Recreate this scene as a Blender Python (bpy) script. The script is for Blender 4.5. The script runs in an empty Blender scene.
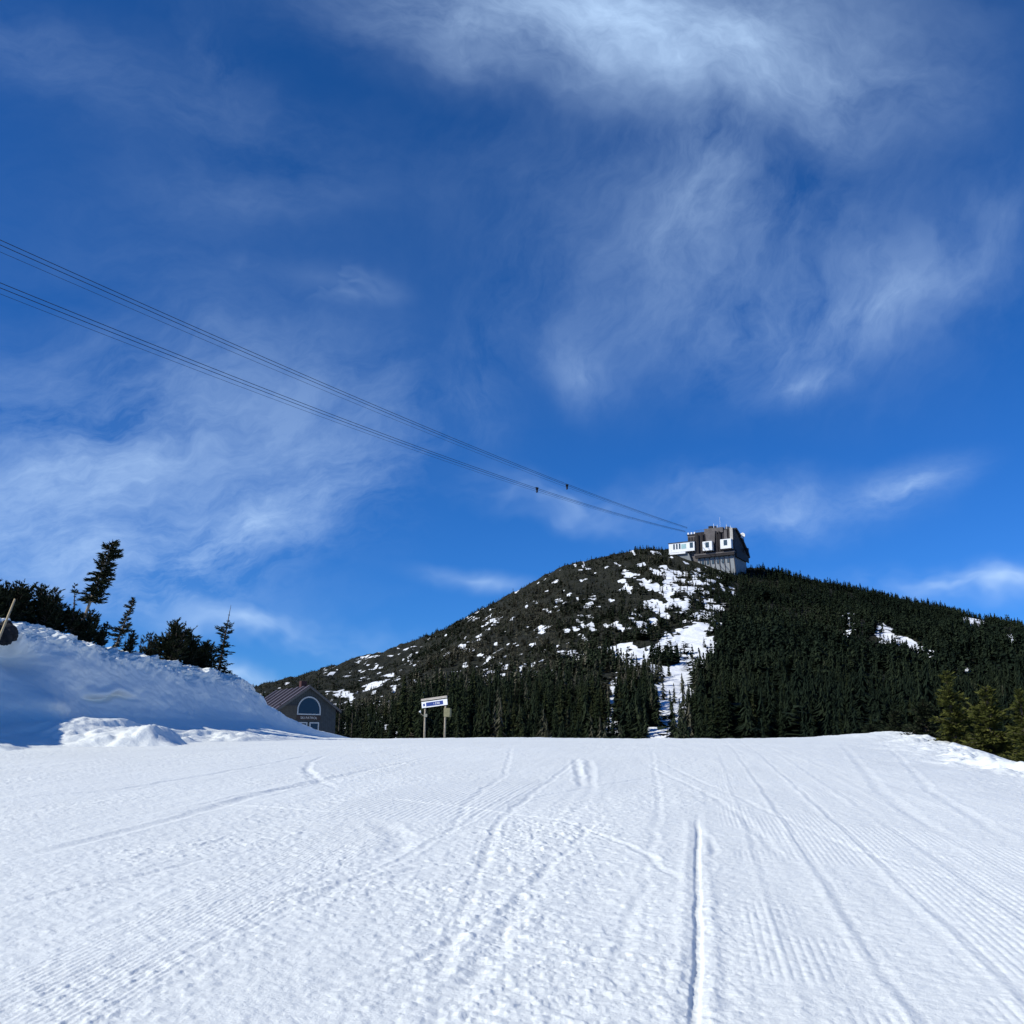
import bpy, math, random
import numpy as np
from mathutils import Vector, Matrix
R = math.radians
rng = np.random.default_rng(7)
random.seed(7)
sc = bpy.context.scene
C = sc.collection

# ------------------------------------------------------------------ camera
PITCH = R(13.35); EYE = 1.6; F = 1024.0
cp, sp = math.cos(PITCH), math.sin(PITCH)
cam = bpy.data.cameras.new('camera'); co = bpy.data.objects.new('camera', cam); C.objects.link(co)
cam.sensor_width = 36; cam.lens = 36; cam.clip_start = 0.1; cam.clip_end = 30000
co.location = (0, 0, EYE); co.rotation_euler = (R(90) + PITCH, 0, 0)
sc.camera = co

def at(px, py, Y):
    """point on the line of sight of a photo position at distance Y (survey helper)"""
    a = (px - 512) / F; b = (512 - py) / F
    d = Vector((a, cp - b * sp, sp + b * cp))
    return Vector((0, 0, EYE)) + d * (Y / d.y)
def proj(x, y, z):
    dep = y * cp + (z - EYE) * sp; up = -y * sp + (z - EYE) * cp
    dep = np.maximum(dep, 1e-3)
    return 512 + F * x / dep, 512 - F * up / dep

# ------------------------------------------------------------------ noise
_perm = np.random.default_rng(3).permutation(4096); _val = np.random.default_rng(4).random(4096) * 2 - 1
def vn(x, y, seed=0):
    x = np.asarray(x, float); y = np.asarray(y, float)
    xi = np.floor(x).astype(np.int64); yi = np.floor(y).astype(np.int64)
    fx = x - xi; fy = y - yi
    fx = fx * fx * fx * (fx * (fx * 6 - 15) + 10); fy = fy * fy * fy * (fy * (fy * 6 - 15) + 10)
    def h(a, b): return _val[_perm[(_perm[(a + seed * 131) & 4095] + b) & 4095]]
    v00 = h(xi, yi); v10 = h(xi + 1, yi); v01 = h(xi, yi + 1); v11 = h(xi + 1, yi + 1)
    return (v00 * (1 - fx) + v10 * fx) * (1 - fy) + (v01 * (1 - fx) + v11 * fx) * fy
def fbm(x, y, o=4, seed=0, g=0.5):
    s = 0; a = 1; t = 0
    for i in range(o):
        s = s + a * vn(x, y, seed + i * 7); t += a; a *= g
        x, y = x * 1.93 + y * 0.45 + 3.1, y * 1.93 - x * 0.45 + 1.7
    return s / t
def sst(a, b, x):
    t = np.clip((x - a) / (b - a), 0, 1); return t * t * (3 - 2 * t)

# ------------------------------------------------------------------ object helpers
def tag(o, label=None, cat=None, group=None, kind=None):
    if label: o['label'] = label
    if cat: o['category'] = cat
    if group: o['group'] = group
    if kind: o['kind'] = kind
    return o
def empty(name, loc=(0, 0, 0), rz=0):
    o = bpy.data.objects.new(name, None); C.objects.link(o)
    o.location = loc; o.rotation_euler = (0, 0, rz); o.empty_display_size = .2
    return o
def mesh_np(name, V, Fq, mat, parent=None, smooth=False, matidx=None, attrs=None):
    """V (n,3), Fq (m,k) with k = 3 or 4 for every face"""
    V = np.ascontiguousarray(V, np.float32); Fq = np.ascontiguousarray(Fq, np.int32)
    me = bpy.data.meshes.new(name); m, k = Fq.shape
    me.vertices.add(len(V)); me.vertices.foreach_set('co', V.ravel())
    me.loops.add(m * k); me.loops.foreach_set('vertex_index', Fq.ravel())
    me.polygons.add(m); me.polygons.foreach_set('loop_start', np.arange(0, m * k, k, dtype=np.int32))
    me.polygons.foreach_set('loop_total', np.full(m, k, np.int32))
    for mm in (mat if isinstance(mat, (list, tuple)) else [mat]): me.materials.append(mm)
    if matidx is not None: me.polygons.foreach_set('material_index', np.ascontiguousarray(matidx, np.int32))
    if attrs:
        for nme, arr in attrs.items():
            a = me.attributes.new(nme, 'FLOAT', 'POINT'); a.data.foreach_set('value', np.ascontiguousarray(arr, np.float32))
    me.update(calc_edges=True); me.validate()
    me.polygons.foreach_set('use_smooth', np.full(len(me.polygons), smooth, bool))
    o = bpy.data.objects.new(name, me); C.objects.link(o)
    if parent: o.parent = parent
    return o
class MB:
    """collects boxes, prisms and tubes into one mesh"""
    def __init__(s): s.v = []; s.f = []
    def add(s, vs, fs):
        n = len(s.v); s.v += [tuple(v) for v in vs]; s.f += [tuple(i + n for i in f) for f in fs]; return s
    def box(s, x0, x1, y0, y1, z0, z1, M=None):
        vs = [Vector(p) for p in ((x0,y0,z0),(x1,y0,z0),(x1,y1,z0),(x0,y1,z0),(x0,y0,z1),(x1,y0,z1),(x1,y1,z1),(x0,y1,z1))]
        if M is not None: vs = [M @ v for v in vs]
        return s.add(vs, [(0,3,2,1),(4,5,6,7),(0,1,5,4),(1,2,6,5),(2,3,7,6),(3,0,4,7)])
    def prism(s, poly, axis, a, b):
        """poly in the two other axes, extruded along axis from a to b"""
        def P(u, v, w):
            return {'x': (w, u, v), 'y': (u, w, v), 'z': (u, v, w)}[axis]
        n = len(poly)
        vs = [P(u, v, a) for u, v in poly] + [P(u, v, b) for u, v in poly]
        fs = [tuple(range(n)), tuple(range(2*n-1, n-1, -1))] + [(i, (i+1) % n, (i+1) % n + n, i + n) for i in range(n)]
        return s.add(vs, fs)
    def tube(s, pts, r, seg=8):
        pts = [Vector(p) for p in pts]; rs = r if isinstance(r, (list, tuple)) else [r] * len(pts)
        n0 = len(s.v)
        for i, p in enumerate(pts):
            t = (pts[min(i+1, len(pts)-1)] - pts[max(i-1, 0)]).normalized()
            u = t.cross(Vector((0, 0, 1)) if abs(t.z) < .9 else Vector((1, 0, 0))).normalized(); w = t.cross(u)
            for k in range(seg):
                a = 2 * math.pi * k / seg
                s.v.append(tuple(p + (u * math.cos(a) + w * math.sin(a)) * rs[i]))
        for i in range(len(pts) - 1):
            for k in range(seg):
                a = n0 + i*seg + k; b = n0 + i*seg + (k+1) % seg
                s.f.append((a, b, b + seg, a + seg))
        s.f.append(tuple(n0 + k for k in range(seg))[::-1]); s.f.append(tuple(n0 + (len(pts)-1)*seg + k for k in range(seg)))
        return s
    def build(s, name, mat, parent=None, smooth=False, bevel=0):
        me = bpy.data.meshes.new(name); me.from_pydata(s.v, [], s.f); me.materials.append(mat); me.update()
        import bmesh
        b = bmesh.new(); b.from_mesh(me); bmesh.ops.recalc_face_normals(b, faces=b.faces)
        if bevel: bmesh.ops.bevel(b, geom=b.edges[:] , offset=bevel, segments=1, affect='EDGES')
        b.to_mesh(me); b.free()
        for p in me.polygons: p.use_smooth = smooth
        o = bpy.data.objects.new(name, me); C.objects.link(o)
        if parent: o.parent = parent
        return o

# ------------------------------------------------------------------ materials
def mat(name):
    m = bpy.data.materials.new(name); m.use_nodes = True
    nt = m.node_tree; b = nt.nodes['Principled BSDF']; return m, nt, b
def nd(nt, t, **k):
    n = nt.nodes.new(t)
    for a, v in k.items():
        if a in n.inputs: n.inputs[a].default_value = v
        else: setattr(n, a, v)
    return n
def ramp(nt, stops):
    n = nt.nodes.new('ShaderNodeValToRGB'); e = n.color_ramp.elements
    while len(e) < len(stops): e.new(0.5)
    for i, (p, c) in enumerate(stops): e[i].position = p; e[i].color = (*c, 1)
    return n
def simple(name, col, rough=.7, var=.25, scale=8, bump=.0, metal=0, spec=.3):
    m, nt, b = mat(name); L = nt.links.new
    tc = nd(nt, 'ShaderNodeTexCoord'); n = nd(nt, 'ShaderNodeTexNoise', Scale=scale, Detail=6.0, Roughness=.6)
    L(tc.outputs['Object'], n.inputs['Vector'])
    rp = ramp(nt, [(.3, tuple(c * (1 - var) for c in col)), (.7, tuple(min(1, c * (1 + var)) for c in col))])
    L(n.outputs['Fac'], rp.inputs['Fac']); L(rp.outputs['Color'], b.inputs['Base Color'])
    b.inputs['Roughness'].default_value = rough; b.inputs['Metallic'].default_value = metal
    b.inputs['Specular IOR Level'].default_value = spec
    if bump:
        bp = nd(nt, 'ShaderNodeBump', Strength=bump, Distance=.02); L(n.outputs['Fac'], bp.inputs['Height']); L(bp.outputs['Normal'], b.inputs['Normal'])
    return m

def snow_mat(name, fine=60, s1=.35, col=(.85, .872, .845)):
    m, nt, b = mat(name); L = nt.links.new
    tc = nd(nt, 'ShaderNodeTexCoord')
    n1 = nd(nt, 'ShaderNodeTexNoise', Scale=fine, Detail=5.0, Roughness=.65)
    n2 = nd(nt, 'ShaderNodeTexNoise', Scale=fine * .14, Detail=6.0, Roughness=.6)
    n3 = nd(nt, 'ShaderNodeTexNoise', Scale=.35, Detail=5.0, Roughness=.6)
    for n in (n1, n2, n3): L(tc.outputs['Object'], n.inputs['Vector'])
    ad = nd(nt, 'ShaderNodeMath', operation='MULTIPLY_ADD'); L(n2.outputs['Fac'], ad.inputs[0]); ad.inputs[1].default_value = 3.5; L(n1.outputs['Fac'], ad.inputs[2])
    bp = nd(nt, 'ShaderNodeBump', Strength=s1, Distance=.02); L(ad.outputs[0], bp.inputs['Height']); L(bp.outputs['Normal'], b.inputs['Normal'])
    rp = ramp(nt, [(.3, tuple(c * .95 for c in col)), (.7, col)]); L(n3.outputs['Fac'], rp.inputs['Fac'])
    L(rp.outputs['Color'], b.inputs['Base Color'])
    b.inputs['Roughness'].default_value = .55; b.inputs['Specular IOR Level'].default_value = .25
    return m
M_snow = snow_mat('groomed_snow')
M_bank = snow_mat('piled_snow', fine=14, s1=.8)

# ------------------------------------------------------------------ ground sheet
def Gbase(y):
    y = np.asarray(y, float)
    t = np.clip(y / 60, -20, 1)
    near = 2.50 * (1 - np.abs(1 - t) ** 1.5)
    near = np.where(y < 0, 2.50 * .025 * y, near)
    far = 2.50 - .0011 * np.minimum(y - 60, 70) ** 2
    far = far - 50 * sst(700, 2500, y)
    return np.where(y < 60, near, far)
def edge_x(y): return np.interp(y, [-20, 5, 27.7, 36, 45, 56, 62, 80], [9, 11, 13.2, 15.9, 18.9, 22.0, 23.0, 26])
def Gcoarse(x, y):
    g = Gbase(y)
    ex = edge_x(y) + .35 * vn(y * .5, 0 * y, 31) + .25 * vn(y * 1.7, 0 * y, 32)
    dx = x - ex
    drop = np.where(dx > 0, -5.5 * sst(0, 11, dx) - .12 * np.clip(dx, 0, 1), 0)
    g = g + (drop - .25 * sst(-5, 0, dx) * sst(60, 52, y)) * sst(105, 75, y)
    # left side rises behind the bank and round the lodge
    g = g + 3.1 * np.exp(-(((x + 26) / 11) ** 2 + ((y - 120) / 16) ** 2))
    g = g + .30 * np.exp(-((x - 20.5) / 3.2) ** 2 - ((y - 58) / 5) ** 2)
    g = g + .12 * sst(-6, -14, x) * sst(48, 60, y) * sst(90, 64, y)
    # lateral undulation
    r = np.hypot(x, y)
    g = g + .05 * fbm(x * .13, y * .13, 3, 40) * sst(3, 15, r)
    return g

def ground_pt(px, py):
    a = (px - 512) / F; b = (512 - py) / F
    d = np.array([a, cp - b * sp, sp + b * cp])
    t = np.linspace(2, 75, 4000)
    P = d[None] * t[:, None]; z = P[:, 2] + EYE
    g = Gcoarse(P[:, 0], P[:, 1])
    k = np.argmax(z < g) if (z < g).any() else len(t) - 1
    return P[k, 0], P[k, 1]

def seg_dist(x, y, pts):
    """signed lateral distance and nearest position along a polyline (0..1)"""
    best = np.full(x.shape, 1e9); sg = np.zeros_like(x); al = np.zeros_like(x); n = len(pts) - 1
    for i in range(n):
        ax, ay = pts[i]; bx, by = pts[i + 1]; ux, uy = bx - ax, by - ay; L2 = ux*ux + uy*uy + 1e-9
        t = np.clip(((x - ax) * ux + (y - ay) * uy) / L2, 0, 1)
        d = np.hypot(x - ax - t * ux, y - ay - t * uy); cr = ((x - ax) * uy - (y - ay) * ux) / math.sqrt(L2)
        m = d < best; best = np.where(m, d, best); sg = np.where(m, np.sign(cr), sg); al = np.where(m, (i + t) / n, al)
    return best * sg, al

SK = .18
def Gdetail(x, y):
    r = np.hypot(x, y)
    s = x - SK * y
    h = np.zeros_like(x)
    s_rut = ground_pt(697, 940); s_rut = s_rut[0] - SK * s_rut[1]
    # trampled / churned areas
    ch = .45 + .9 * fbm(s * .55, y * .16, 4, 50)
    ch += .55 * np.exp(-((s - (s_rut - 1.3)) / 1.1) ** 2) * sst(26, 8, y)
    ch += .30 * np.exp(-((s + 3.2) / .5) ** 2) + .35 * np.exp(-((s - (s_rut + 6.3)) / .9) ** 2)
    ch -= .55 * sst(s_rut + .1, s_rut + .8, s) * sst(s_rut + 6.5, s_rut + 4.8, s)
    ch = np.clip(ch, .03, 1.2)
    pat = .35 + .9 * sst(-.25, .35, fbm(x * 1.1, y * .8, 3, 61))
    lump = pat * np.abs(fbm(x * 6.5, y * 6.0, 3, 60)) * 1.0 + .8 * np.clip(vn(x * 15, y * 12, 64) - .05, 0, 1)
    lump2 = np.clip(vn(x * 34, y * 24, 65), 0, 1)
    h += ch * (.021 * lump + .008 * pat * lump2 - .008)
    h += .0045 * fbm(x * 22, y * 16, 2, 68) + .003 * fbm(x * 7, y * 5, 2, 69)
    h += .012 * fbm(s * 1.2, y * .35, 3, 72)
    # streaks scraped along the direction of travel
    for k, (sk, f, a) in enumerate(((.05, 2.2, .006), (.30, 2.6, .005), (.14, 7.0, .004))):
        h += a * fbm((x - sk * y) * f, y * .12, 2, 80 + k)
    # tiller corduroy
    cs = x - (SK + .0) * y
    wob = .02 * vn(y * .35, cs * .2, 90)
    wave = np.abs(np.sin(math.pi * (cs + wob) / .058)) ** 1.0
    reg = sst(s_rut + .15, s_rut + .45, s) * sst(s_rut + 9.5, s_rut + 7.5, s)
    patch = sst(-.12, .22, fbm(cs * .9, y * .75, 3, 93) + .10 * (y < 11))
    cw = reg * patch * sst(1.1, .5, ch)
    cl = x - .10 * y; gp = ground_pt(150, 940); c0 = gp[0] - .10 * gp[1]
    reg2 = sst(.55, .38, np.abs(cl - c0 - .05)) * sst(4.5, 6, y) * sst(15, 12.5, y)
    wave2 = np.abs(np.sin(math.pi * cl / .046))
    qx, qy = ground_pt(447, 795)
    reg3 = sst(1.35, 1.05, np.abs(x - qx - .16 * (y - qy))) * sst(3.6, 2.8, np.abs(y - qy))
    amp = .0060
    h += amp * wave * cw + .0075 * wave2 * reg2 * (.55 + .45 * sst(-.3, .1, fbm(x, y, 2, 95))) 
    h = np.where(reg3 > 0, h * (1 - .6 * reg3) + .011 * reg3 * np.abs(np.sin(math.pi * (x - .16 * y) / .085)), h)
    # ridges between groomer passes
    for (px, py, am, w) in ((905, 1024, .012, .04), (1022, 1008, .012, .04), (800, 1005, .006, .035), (1020, 925, .008, .05), (1015, 880, .006, .06)):
        gx, gy = ground_pt(px, min(py, 1020)); s0 = gx - SK * gy
        d = s - s0 - .02 * vn(y * 1.1, 0 * y, int(px))
        h += am * np.exp(-(d / w) ** 2) * (.75 + .25 * vn(y * 3, d, 7)) * sst(34, 22, y) - am * .5 * np.exp(-((d - 2 * w) / w) ** 2)
    # deep straight rut
    gx, gy = ground_pt(694, 822)
    d = s - s_rut - .012 * vn(y * 2, 0 * y, 5)
    on = sst(gy + 1.2, gy - 1.2, y)
    h += on * (-.028 * np.exp(-(d / .028) ** 4) * (.8 + .35 * vn(y * 1.3, 0 * y, 6)) + .012 * np.exp(-((d - .10) / .045) ** 2) + .012 * np.exp(-((d + .11) / .05) ** 2))
    # ski and board tracks: (photo points, half width, depth)
    T = [([(150, 800), (330, 812), (520, 800), (700, 768)], .08, .03), ([(1024, 900), (850, 850), (720, 790), (640, 752)], .06, .017), ([(420, 1020), (470, 900), (500, 820), (590, 750)], .06, .03), ([(60, 930), (260, 900), (460, 860)], .06, .035), ([(700, 900), (640, 850), (560, 820), (400, 800), (250, 800)], .05, .03),
         ([(305, 765), (310, 775), (325, 786)], .12, .045), ([(330, 755), (311, 762), (308, 770), (322, 780), (345, 792)], .09, .04),
         ([(575, 758), (580, 772), (583, 790)], .10, .07), ([(588, 758), (592, 775), (590, 792)], .10, .05),
         ([(558, 850), (530, 900), (490, 960), (440, 1020)], .10, .035), ([(0, 862), (150, 826), (300, 785), (450, 753)], .12, .05),
         ([(0, 800), (120, 790), (250, 768), (330, 752)], .10, .04), ([(150, 888), (300, 870), (400, 857)], .07, .035),
         ([(380, 822), (400, 836), (395, 855)], .16, .05), ([(700, 830), (712, 850), (705, 880)], .06, .03),
         ([(640, 762), (720, 800), (810, 880)], .07, .022), ([(0, 905), (120, 880), (260, 846)], .05, .03),
         ([(512, 745), (505, 775), (470, 800), (440, 850)], .07, .025), ([(840, 742), (880, 790), (960, 850)], .12, .03),
         ([(300, 1000), (420, 960), (510, 905), (620, 800)], .05, .02), ([(0, 820), (200, 805), (400, 765), (480, 748)], .06, .03),
         ([(60, 1000), (250, 930), (420, 850), (560, 770)], .05, .02), ([(880, 740), (930, 790), (1024, 850)], .10, .03),
         ([(0, 842), (200, 812), (360, 772), (430, 752)], .3, .02), ([(600, 1020), (640, 900), (660, 800), (650, 745)], .06, .02)]
    for pts, w, dp in T:
        dp *= .42; w *= .8
        P = [ground_pt(*p) for p in pts]
        X = [p[0] for p in P]; Yy = [p[1] for p in P]
        m = (x > min(X) - 1) & (x < max(X) + 1) & (y > min(Yy) - 1.5) & (y < max(Yy) + 1.5)
        if not m.any(): continue
        d, al = seg_dist(x[m], y[m], P)
        d = d + .04 * vn(x[m] * 2, y[m] * 2, 9)
        e = sst(0, .18, al) * sst(1, .82, al)
        h[m] += e * (-dp * np.exp(-(d / w) ** 2) + .6 * dp * np.exp(-((d - 1.7 * w) / (w * .6)) ** 2) * (.6 + .5 * vn(x[m] * 4, y[m] * 4, 11)) + .3 * dp * np.exp(-((d + 1.6 * w) / (w * .5)) ** 2))
    # broken berm along the right edge
    ex = edge_x(y); dx = x - ex
    bm = np.exp(-((dx + .7) / 1.1) ** 2) * sst(5, 20, y) * sst(75, 62, y)
    h += bm * (.03 + .40 * np.clip(fbm(x * .9, y * .7, 4, 120), 0, 1) + .15 * np.abs(fbm(x * 3, y * 2.5, 2, 121)))
    h += .30 * np.exp(-((dx + 1.0) / 2.5) ** 2) * np.clip(fbm(x * .5, y * .5, 3, 123), 0, 1) * sst(10, 30, y)
    # crest crumbs
    h += .09 * np.clip(fbm(x * .7, y * .6, 4, 124), -.3, 1) * np.exp(-((y - 58) / 6) ** 2)
    return h * .74 * sst(95, 70, r) * sst(.5, 3, r)

def make_ground():
    tans = np.linspace(-.62, .62, 1250)
    ang = np.arctan(tans)                                   # azimuth from +y
    rest = np.linspace(math.atan(.62), 2 * math.pi - math.atan(.62), 150)[1:-1]
    ang = np.concatenate([ang, rest])
    r = np.concatenate([np.linspace(.01, 4.4, 36, endpoint=False), np.geomspace(4.4, 64, 1000, endpoint=False),
                        np.geomspace(64, 130, 110, endpoint=False), np.geomspace(130, 9000, 70)])
    A, RR = np.meshgrid(ang, r)
    x = RR * np.sin(A); y = RR * np.cos(A)
    z = Gcoarse(x, y)
    d = np.zeros_like(z)
    m = RR < 96
    d[m] = Gdetail(x[m], y[m]); z = z + d
    z = z - 60 * sst(900, 3000, RR)
    V = np.stack([x, y, z], -1).reshape(-1, 3)
    nr, na = RR.shape
    i = np.arange(nr - 1)[:, None] * na; j = np.arange(na)[None]; j2 = (j + 1) % na
    q = np.stack([i + j, i + j2, i + na + j2, i + na + j], -1).reshape(-1, 4)
    V = np.vstack([V, [[0, 0, float(Gcoarse(np.array([0.]), np.array([0.]))[0])]]])
    o = mesh_np('ground', V, q[:, ::-1], M_snow, smooth=True)
    return tag(o, 'groomed white ski run with ruts, corduroy lines and trampled snow', 'snow', kind='structure')
make_ground()

# ------------------------------------------------------------------ snow bank on the left
BK = [(-800, 430, 22), (-300, 500, 29.5), (-170, 525, 34), (-60, 588, 38.5), (0, 607, 41), (25, 613, 42), (60, 618, 43.5), (78, 629, 44.3), (110, 638, 46), (160, 650, 49),  # unseen left end of the bank is heightened to throw a shadow
      (200, 659, 51.5), (232, 666, 54), (246, 675, 55.5), (262, 694, 57), (285, 712, 59), (315, 728, 61), (354, 738.5, 63.5)]
BKP = np.array([tuple(at(*b)) for b in BK])
BKpx = np.array([b[0] for b in BK], float)
def bank_at(px):
    return Vector([np.interp(px, BKpx, BKP[:, k]) for k in range(3)])
def make_bank():
    nu, nv = 760, 330
    L = np.concatenate([[0], np.cumsum(np.hypot(*(np.diff(BKP[:, :2], axis=0).T)))])
    u = np.linspace(0, L[-1], nu)
    cx, cy, cz = (np.interp(u, L, BKP[:, k]) for k in range(3))
    k = np.ones(31) / 31
    def sm(a, w=31):
        kk = np.hanning(w + 2)[1:-1]; kk /= kk.sum(); return np.convolve(np.pad(a, w // 2, mode='edge'), kk, 'valid')
    tx, ty = sm(np.gradient(cx), 101), sm(np.gradient(cy), 101); n = np.hypot(tx, ty); tx, ty = tx / n, ty / n
    nx, ny = ty, -tx                                        # towards the run
    cz = sm(cz, 15); px = np.interp(u, L, BKpx)
    g0 = Gcoarse(cx + nx * 3, cy + ny * 3)
    h = np.maximum(cz - g0, .02)
    # profile: v -> (d, z) with d in units of metres, zf fraction of height
    pv = [0, .10, .16, .24, .32, .38, .45, .52, .60, .68, .76, .86, .94, 1.0]
    pd = [-26, -9, -3.2, -1.5, 0, .12, .20, .27, .36, .48, .70, 1.05, 1.5, 2.0]          # >0 multiplied by h
    pz = [-.25, -.06, 0, -.035, -.12, -.20, -.36, -.50, -.66, -.78, -.88, -.95, -1.0, -1.06]
    v = np.linspace(0, 1, nv)
    U, Vv = np.meshgrid(np.arange(nu), v, indexing='ij')
    d = np.interp(Vv, pv, pd); zf = np.interp(Vv, pv, pz)
    kk = np.hanning(17)[1:-1]; kk /= kk.sum()
    prof_d = np.convolve(np.pad(np.interp(v, pv, pd), 7, mode='edge'), kk, 'valid'); prof_z = np.convolve(np.pad(np.interp(v, pv, pz), 7, mode='edge'), kk, 'valid')
    H = h[:, None]
    wide = 1 + .22 * fbm(u * .16, u * 0, 3, 140)[:, None] - .42 * sst(10, -110, px)[:, None]  # unseen left end narrowed so that its shadow reaches past the foot
    d = np.where(prof_d[None] > 0, prof_d[None] * H * wide, prof_d[None] + 0 * H)
    z = cz[:, None] + prof_z[None] * H
    X = cx[:, None] + nx[:, None] * d; Y = cy[:, None] + ny[:, None] * d
    us = u[:, None]
    face = sst(.26, .40, Vv) * sst(1.0, .8, Vv); cap = sst(.1, .2, Vv) * sst(.47, .38, Vv)
    hs = np.clip(H / 4, 0, 1)
    # rough crumbly cap, smoother scooped face, vertical flutes on the far part
    crumb = np.abs(fbm(us * .8 + .5 * d, d * 1.2, 6, 150, .62)) * 1.1 + .25 * np.clip(vn(us * 4.2 + d, d * 4, 152), 0, 1) * (.5 + .8 * np.clip(fbm(us * .3, d * .2, 2, 153) + .3, 0, 1))
    bump = cap * (.58 * crumb - .17) * hs
    bump = bump + face * hs * (.38 * fbm(us * .28, z * .45, 4, 160) + .08 * fbm(us * 1.6, z * 2.2, 4, 162) + .07 * np.abs(fbm(us * .9 + z * .8, z * 1.3, 3, 163)))
    fl = sst(150, 180, px)[:, None] * sst(262, 235, px)[:, None]
    bump = bump + face * fl * .10 * fbm(us * 2.2 + .3 * z, z * .25, 2, 165) * sst(.75, .5, Vv)
    # undercut ledge part way down the face
    led = sst(55, 80, px)[:, None] * sst(150, 125, px)[:, None]
    zz = (z - (cz[:, None] - .62 * H + .35 * vn(us * .30, us * 0, 167) + .18 * vn(us * 1.1, us * 0, 168)))
    bump = bump + led * (.6 + .6 * vn(us * .5, us * 0, 169)) * (.20 * np.exp(-((zz - .16) / .20) ** 2) - .30 * np.exp(-((zz + .10) / .10) ** 2))
    # hollow near the left edge of the picture
    hol = np.exp(-(((px[:, None] - 2) / 26) ** 2)) * np.exp(-((Vv - .455) / .055) ** 2)
    bump = bump - 1.2 * hol
    lob = np.exp(-(((px[:, None] - 5) / 30) ** 2)) * np.exp(-((Vv - .63) / .07) ** 2)
    bump = bump + 1.0 * lob
    X += nx[:, None] * bump; Y += ny[:, None] * bump; z = z + .45 * bump * cap
    # lit apron ridges running down and right from the face
    ap = sst(.72, .86, Vv) * sst(1.0, .93, Vv) * hs
    z = z + ap * sst(-90, -30, px)[:, None] * sst(210, 110, px)[:, None] * (.08 + .14 * sst(-70, 0, px)[:, None] * sst(120, 40, px)[:, None] + .55 * np.clip(fbm(us * .18 + d * .60, d * .5 - us * .1, 5, 170), -.25, 1) + .20 * np.abs(fbm(us * .5 + d * 1.1, d * 1.0 - us * .3, 3, 171))) 
    z = z + .04 * np.abs(fbm(X * 2.3, Y * 2.3, 3, 172)) * sst(.6, .8, Vv) + .10 * ap * sst(230, 120, px)[:, None] * np.clip(fbm(X * 1.5, Y * 1.5, 3, 173), 0, 1)
    gg = Gcoarse(X, Y)
    last = sst(.93, 1.0, Vv)
    z = z * (1 - last) + (gg - .25) * last
    V = np.stack([X, Y, z], -1).reshape(-1, 3)
    i = np.arange(nu - 1)[:, None] * nv; j = np.arange(nv - 1)[None]
    q = np.stack([i + j, i + j + 1, i + nv + j + 1, i + nv + j], -1).reshape(-1, 4)
    o = mesh_np('snow_bank', V, q[:, ::-1], M_bank, smooth=True)
    tag(o, 'high ploughed snow bank with a crumbly sunlit top and a steep shaded face', 'snow bank', kind='structure')
make_bank()

# ------------------------------------------------------------------ mountain
RPX = [-400, -100, 100, 200, 255, 300, 345, 400, 430, 470, 520, 560, 600, 640, 672, 700, 735, 760, 800, 850, 900, 950, 1000, 1024, 1150, 1400, 1700]
RPY = [760, 745, 722, 705, 692, 676, 661, 645, 636, 614, 589, 567, 557, 549, 549, 556, 567, 568, 578, 588, 599, 612, 625, 634, 668, 720, 760]
YR = 492.0
_rx = []; _rz = []
for a, b in zip(RPX, RPY):
    p = at(a, b, YR); _rx.append(p.x); _rz.append(p.z)
YB = 108.0
def Mz(x, y):
    ridge = np.interp(x, _rx, _rz)
    t = np.clip((y - YB) / (YR - YB), 0, None)
    tt = np.minimum(t, 1)
    z = -1.2 + (ridge + 1.2) * (.30 * tt + .70 * tt ** 1.7)
    back = np.clip(t - 1, 0, None) * (YR - YB)
    z = z - .55 * back - .0012 * back ** 2
    env = np.clip(tt * (1 - tt) * 4, 0, 1) * (t < 1)
    z = z + env * (5.0 * fbm(x * .018, y * .010, 4, 200) + 1.2 * fbm(x * .08, y * .06, 3, 205))
    crag = sst(60, -20, x) * sst(.45, .8, tt) * (t <= 1.02)
    z = z + crag * (1.6 * np.abs(fbm(x * .13 + y * .03, y * .05, 3, 210)) - .5)
    # ground rises and falls along the trail cut
    z = z + .45 * fbm(x * .3, y * .3, 3, 215) * (t < 1.05) + sst(90, 20, x) * sst(.5, .9, tt) * (t < 1.04) * 1.3 * fbm(x * .22, y * .05, 3, 217)
    # shelf for the summit station
    p = STN; q = np.exp(-(((x - p.x + 12) / 20) ** 2 + ((y - p.y - 6) / 12) ** 2) ** 2)
    return z
STN = at(735, 572, 462)
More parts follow.
